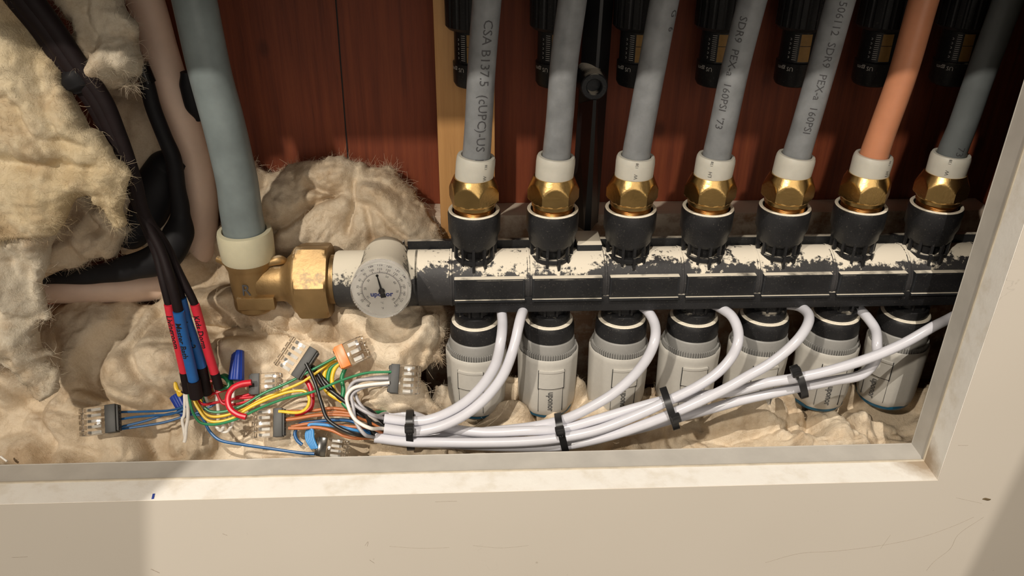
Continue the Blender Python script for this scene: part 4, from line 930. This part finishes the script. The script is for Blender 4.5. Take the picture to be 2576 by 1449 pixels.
# ---------------------------------------------------------------- push-in connectors
def connector(lab, ctr, ang, w, l, cap, off=.013, ports=4, flip=False, thick=.0065, capcol=None, side=True, tilt=0):
    # local: X = away from the wires (clear end), Y across the ports, Z towards the room
    o_ = PB(*ctr, off); nrm = BN; ex_ = Vector((1, 0, 0)); ey_ = nrm.cross(ex_)
    a = math.radians(ang); X_ = ex_*math.cos(a)+ey_*math.sin(a); Y_ = nrm.cross(X_)
    Rm = Matrix((X_, Y_, nrm)).transposed()
    if tilt: Rm = Rm @ Matrix.Rotation(math.radians(tilt), 3, 'X')
    t = thing('wire_connector', lab, 'wire connector', o_, 'push-in wire connectors')
    L = lambda x, y, z: o_ + Rm @ Vector((x, y, z))
    m = MB(); m.box(L(l*.18, 0, 0), (l*.62, w, thick), Rm, .0006)
    pw = w/ports
    for k in range(ports):
        yy = -w/2+pw*(k+.5); m.box(L(l*.48, yy, .0), (l*.16, pw*.78, thick*.8), Rm, .0004)
        m.box(L(l*.20, yy+pw*.42, thick*.5+.0002), (l*.50, .0004, .0008), Rm, 0)
    m.build('clear_body', 'clear', t, 30)
    m = MB()
    for k in range(ports):
        yy = -w/2+pw*(k+.5); m.box(L(l*.16, yy, -.0006), (l*.30, pw*.5, .0006), Rm, 0); m.box(L(l*.30, yy, .0008), (l*.04, pw*.5, .0022), Rm @ Matrix.Rotation(.5, 3, 'Y'), 0)
    m.build('contact', 'gmet', t, 0)
    m = MB(); m.box(L(-l*.27, 0, 0), (l*.28, w*1.01, thick*1.04), Rm, .0005)
    if side: m.box(L(-l*.40, 0, -.0004), (l*.14, w*.94, thick*.8), Rm, .0006)
    m.build('cap', cap, t, 30)
    m = MB()
    for k in range(ports):
        yy = -w/2+pw*(k+.5); m.lathe([(.0011, 0), (.0011, .0003)], L(-l*.475, yy, 0), Rm @ Matrix.Rotation(-math.pi/2, 3, 'Y'), 12)
    m.build('wire_entry', 'tie', t, 0)
    return t
connector('clear connector with a black cap at the left, holding thin blue wires', (285, 1062), 187, .0175, .0235, 'capdark', .017, 5)
connector('clear connector with a dark cap, holding thin red wires', (678, 972), 2, .0135, .0200, 'capdark', .013, 4)
connector('clear connector with a charcoal cap set at an angle, below the big brass nut', (762, 912), 148, .0215, .0205, 'capdark', .016, 5)
connector('small clear connector with an orange cap', (893, 899), 24, .0150, .0205, 'w_orange', .018, 3)
connector('clear connector with a charcoal cap holding the grey wires, nearest the first actuator', (1020, 962), -4, .0185, .0200, 'capdark', .016, 5)
connector('clear connector with a charcoal cap, holding brown wires, low beside the red loop', (692, 1068), 182, .0180, .0200, 'capdark', .013, 5)
connector('clear connector half sunk in insulation at the ledge, with light blue wires', (838, 1128), -8, .0120, .0200, 'smoke', .008, 4)
def wirenut(lab, a, b, off):
    p0, p1 = PB(*a, off), PB(*b, off); d = p1-p0; L = d.length; Rm = d.to_track_quat('Z', 'Y').to_matrix()
    t = thing('wire_nut', lab, 'wire nut', p0)
    def rf(an, z): return 1+.035*math.cos(an*12)
    MB().lathe([(.0030, 0), (.0037, L*.03), (.0040, L*.2), (.0045, L*.55), (.0050, L*.97), (.0048, L), (.0030, L*.98)], p0, Rm, 72, rf).build('shell', 'nut_blue', t, 50)
wirenut('blue wire nut standing upright beside the red-wire connector', (611, 888), (606, 962), .011)
wirenut('dark blue wire nut under the cable ends, crossed by blue wires', (478, 1046), (454, 996), .006)
sp_ = MB().tube([PB(30, 1150, .013), PB(46, 1162, .013)], .0007, 8).build('wood_splinter', 'w_white'); setp(sp_, 'pale splinter lying on the insulation at the lower left edge', 'splinter')

# ---------------------------------------------------------------- hairline scuffs on the painted wall, around the cut-out
M['scuff'] = plain('scuff_mark', (.36, .30, .24), .8, .3, 900)
wf = bpy.data.objects['wall_front']
for pts, r in (([(1925, 1415), (2010, 1392), (2100, 1386), (2220, 1371), (2320, 1350), (2400, 1322), (2450, 1300)], .00022), ([(2330, 1435), (2350, 1412), (2390, 1380), (2410, 1345), (2475, 1300)], .0002), ([(2405, 1252), (2470, 1266)], .00015), ([(2410, 1120), (2435, 1120)], .0002), ([(2215, 1380), (2240, 1345)], .00015),
               ([(918, 1372), (926, 1362), (924, 1374)], .0002), ([(980, 1374), (1060, 1379), (1130, 1377)], .00018), ([(1190, 1372), (1260, 1378), (1330, 1372)], .00016), ([(1095, 1262), (1150, 1260)], .0002), ([(930, 1408), (942, 1416)], .0003), ([(380, 1430), (402, 1440)], .0005), ([(560, 1342), (572, 1346)], .0003), ([(30, 1402), (70, 1400)], .00025)):
    MB().tube([P(u, v, YF+r*.75) for u, v in pts], r, 8, samples=6).build('scuff', 'scuff', wf)
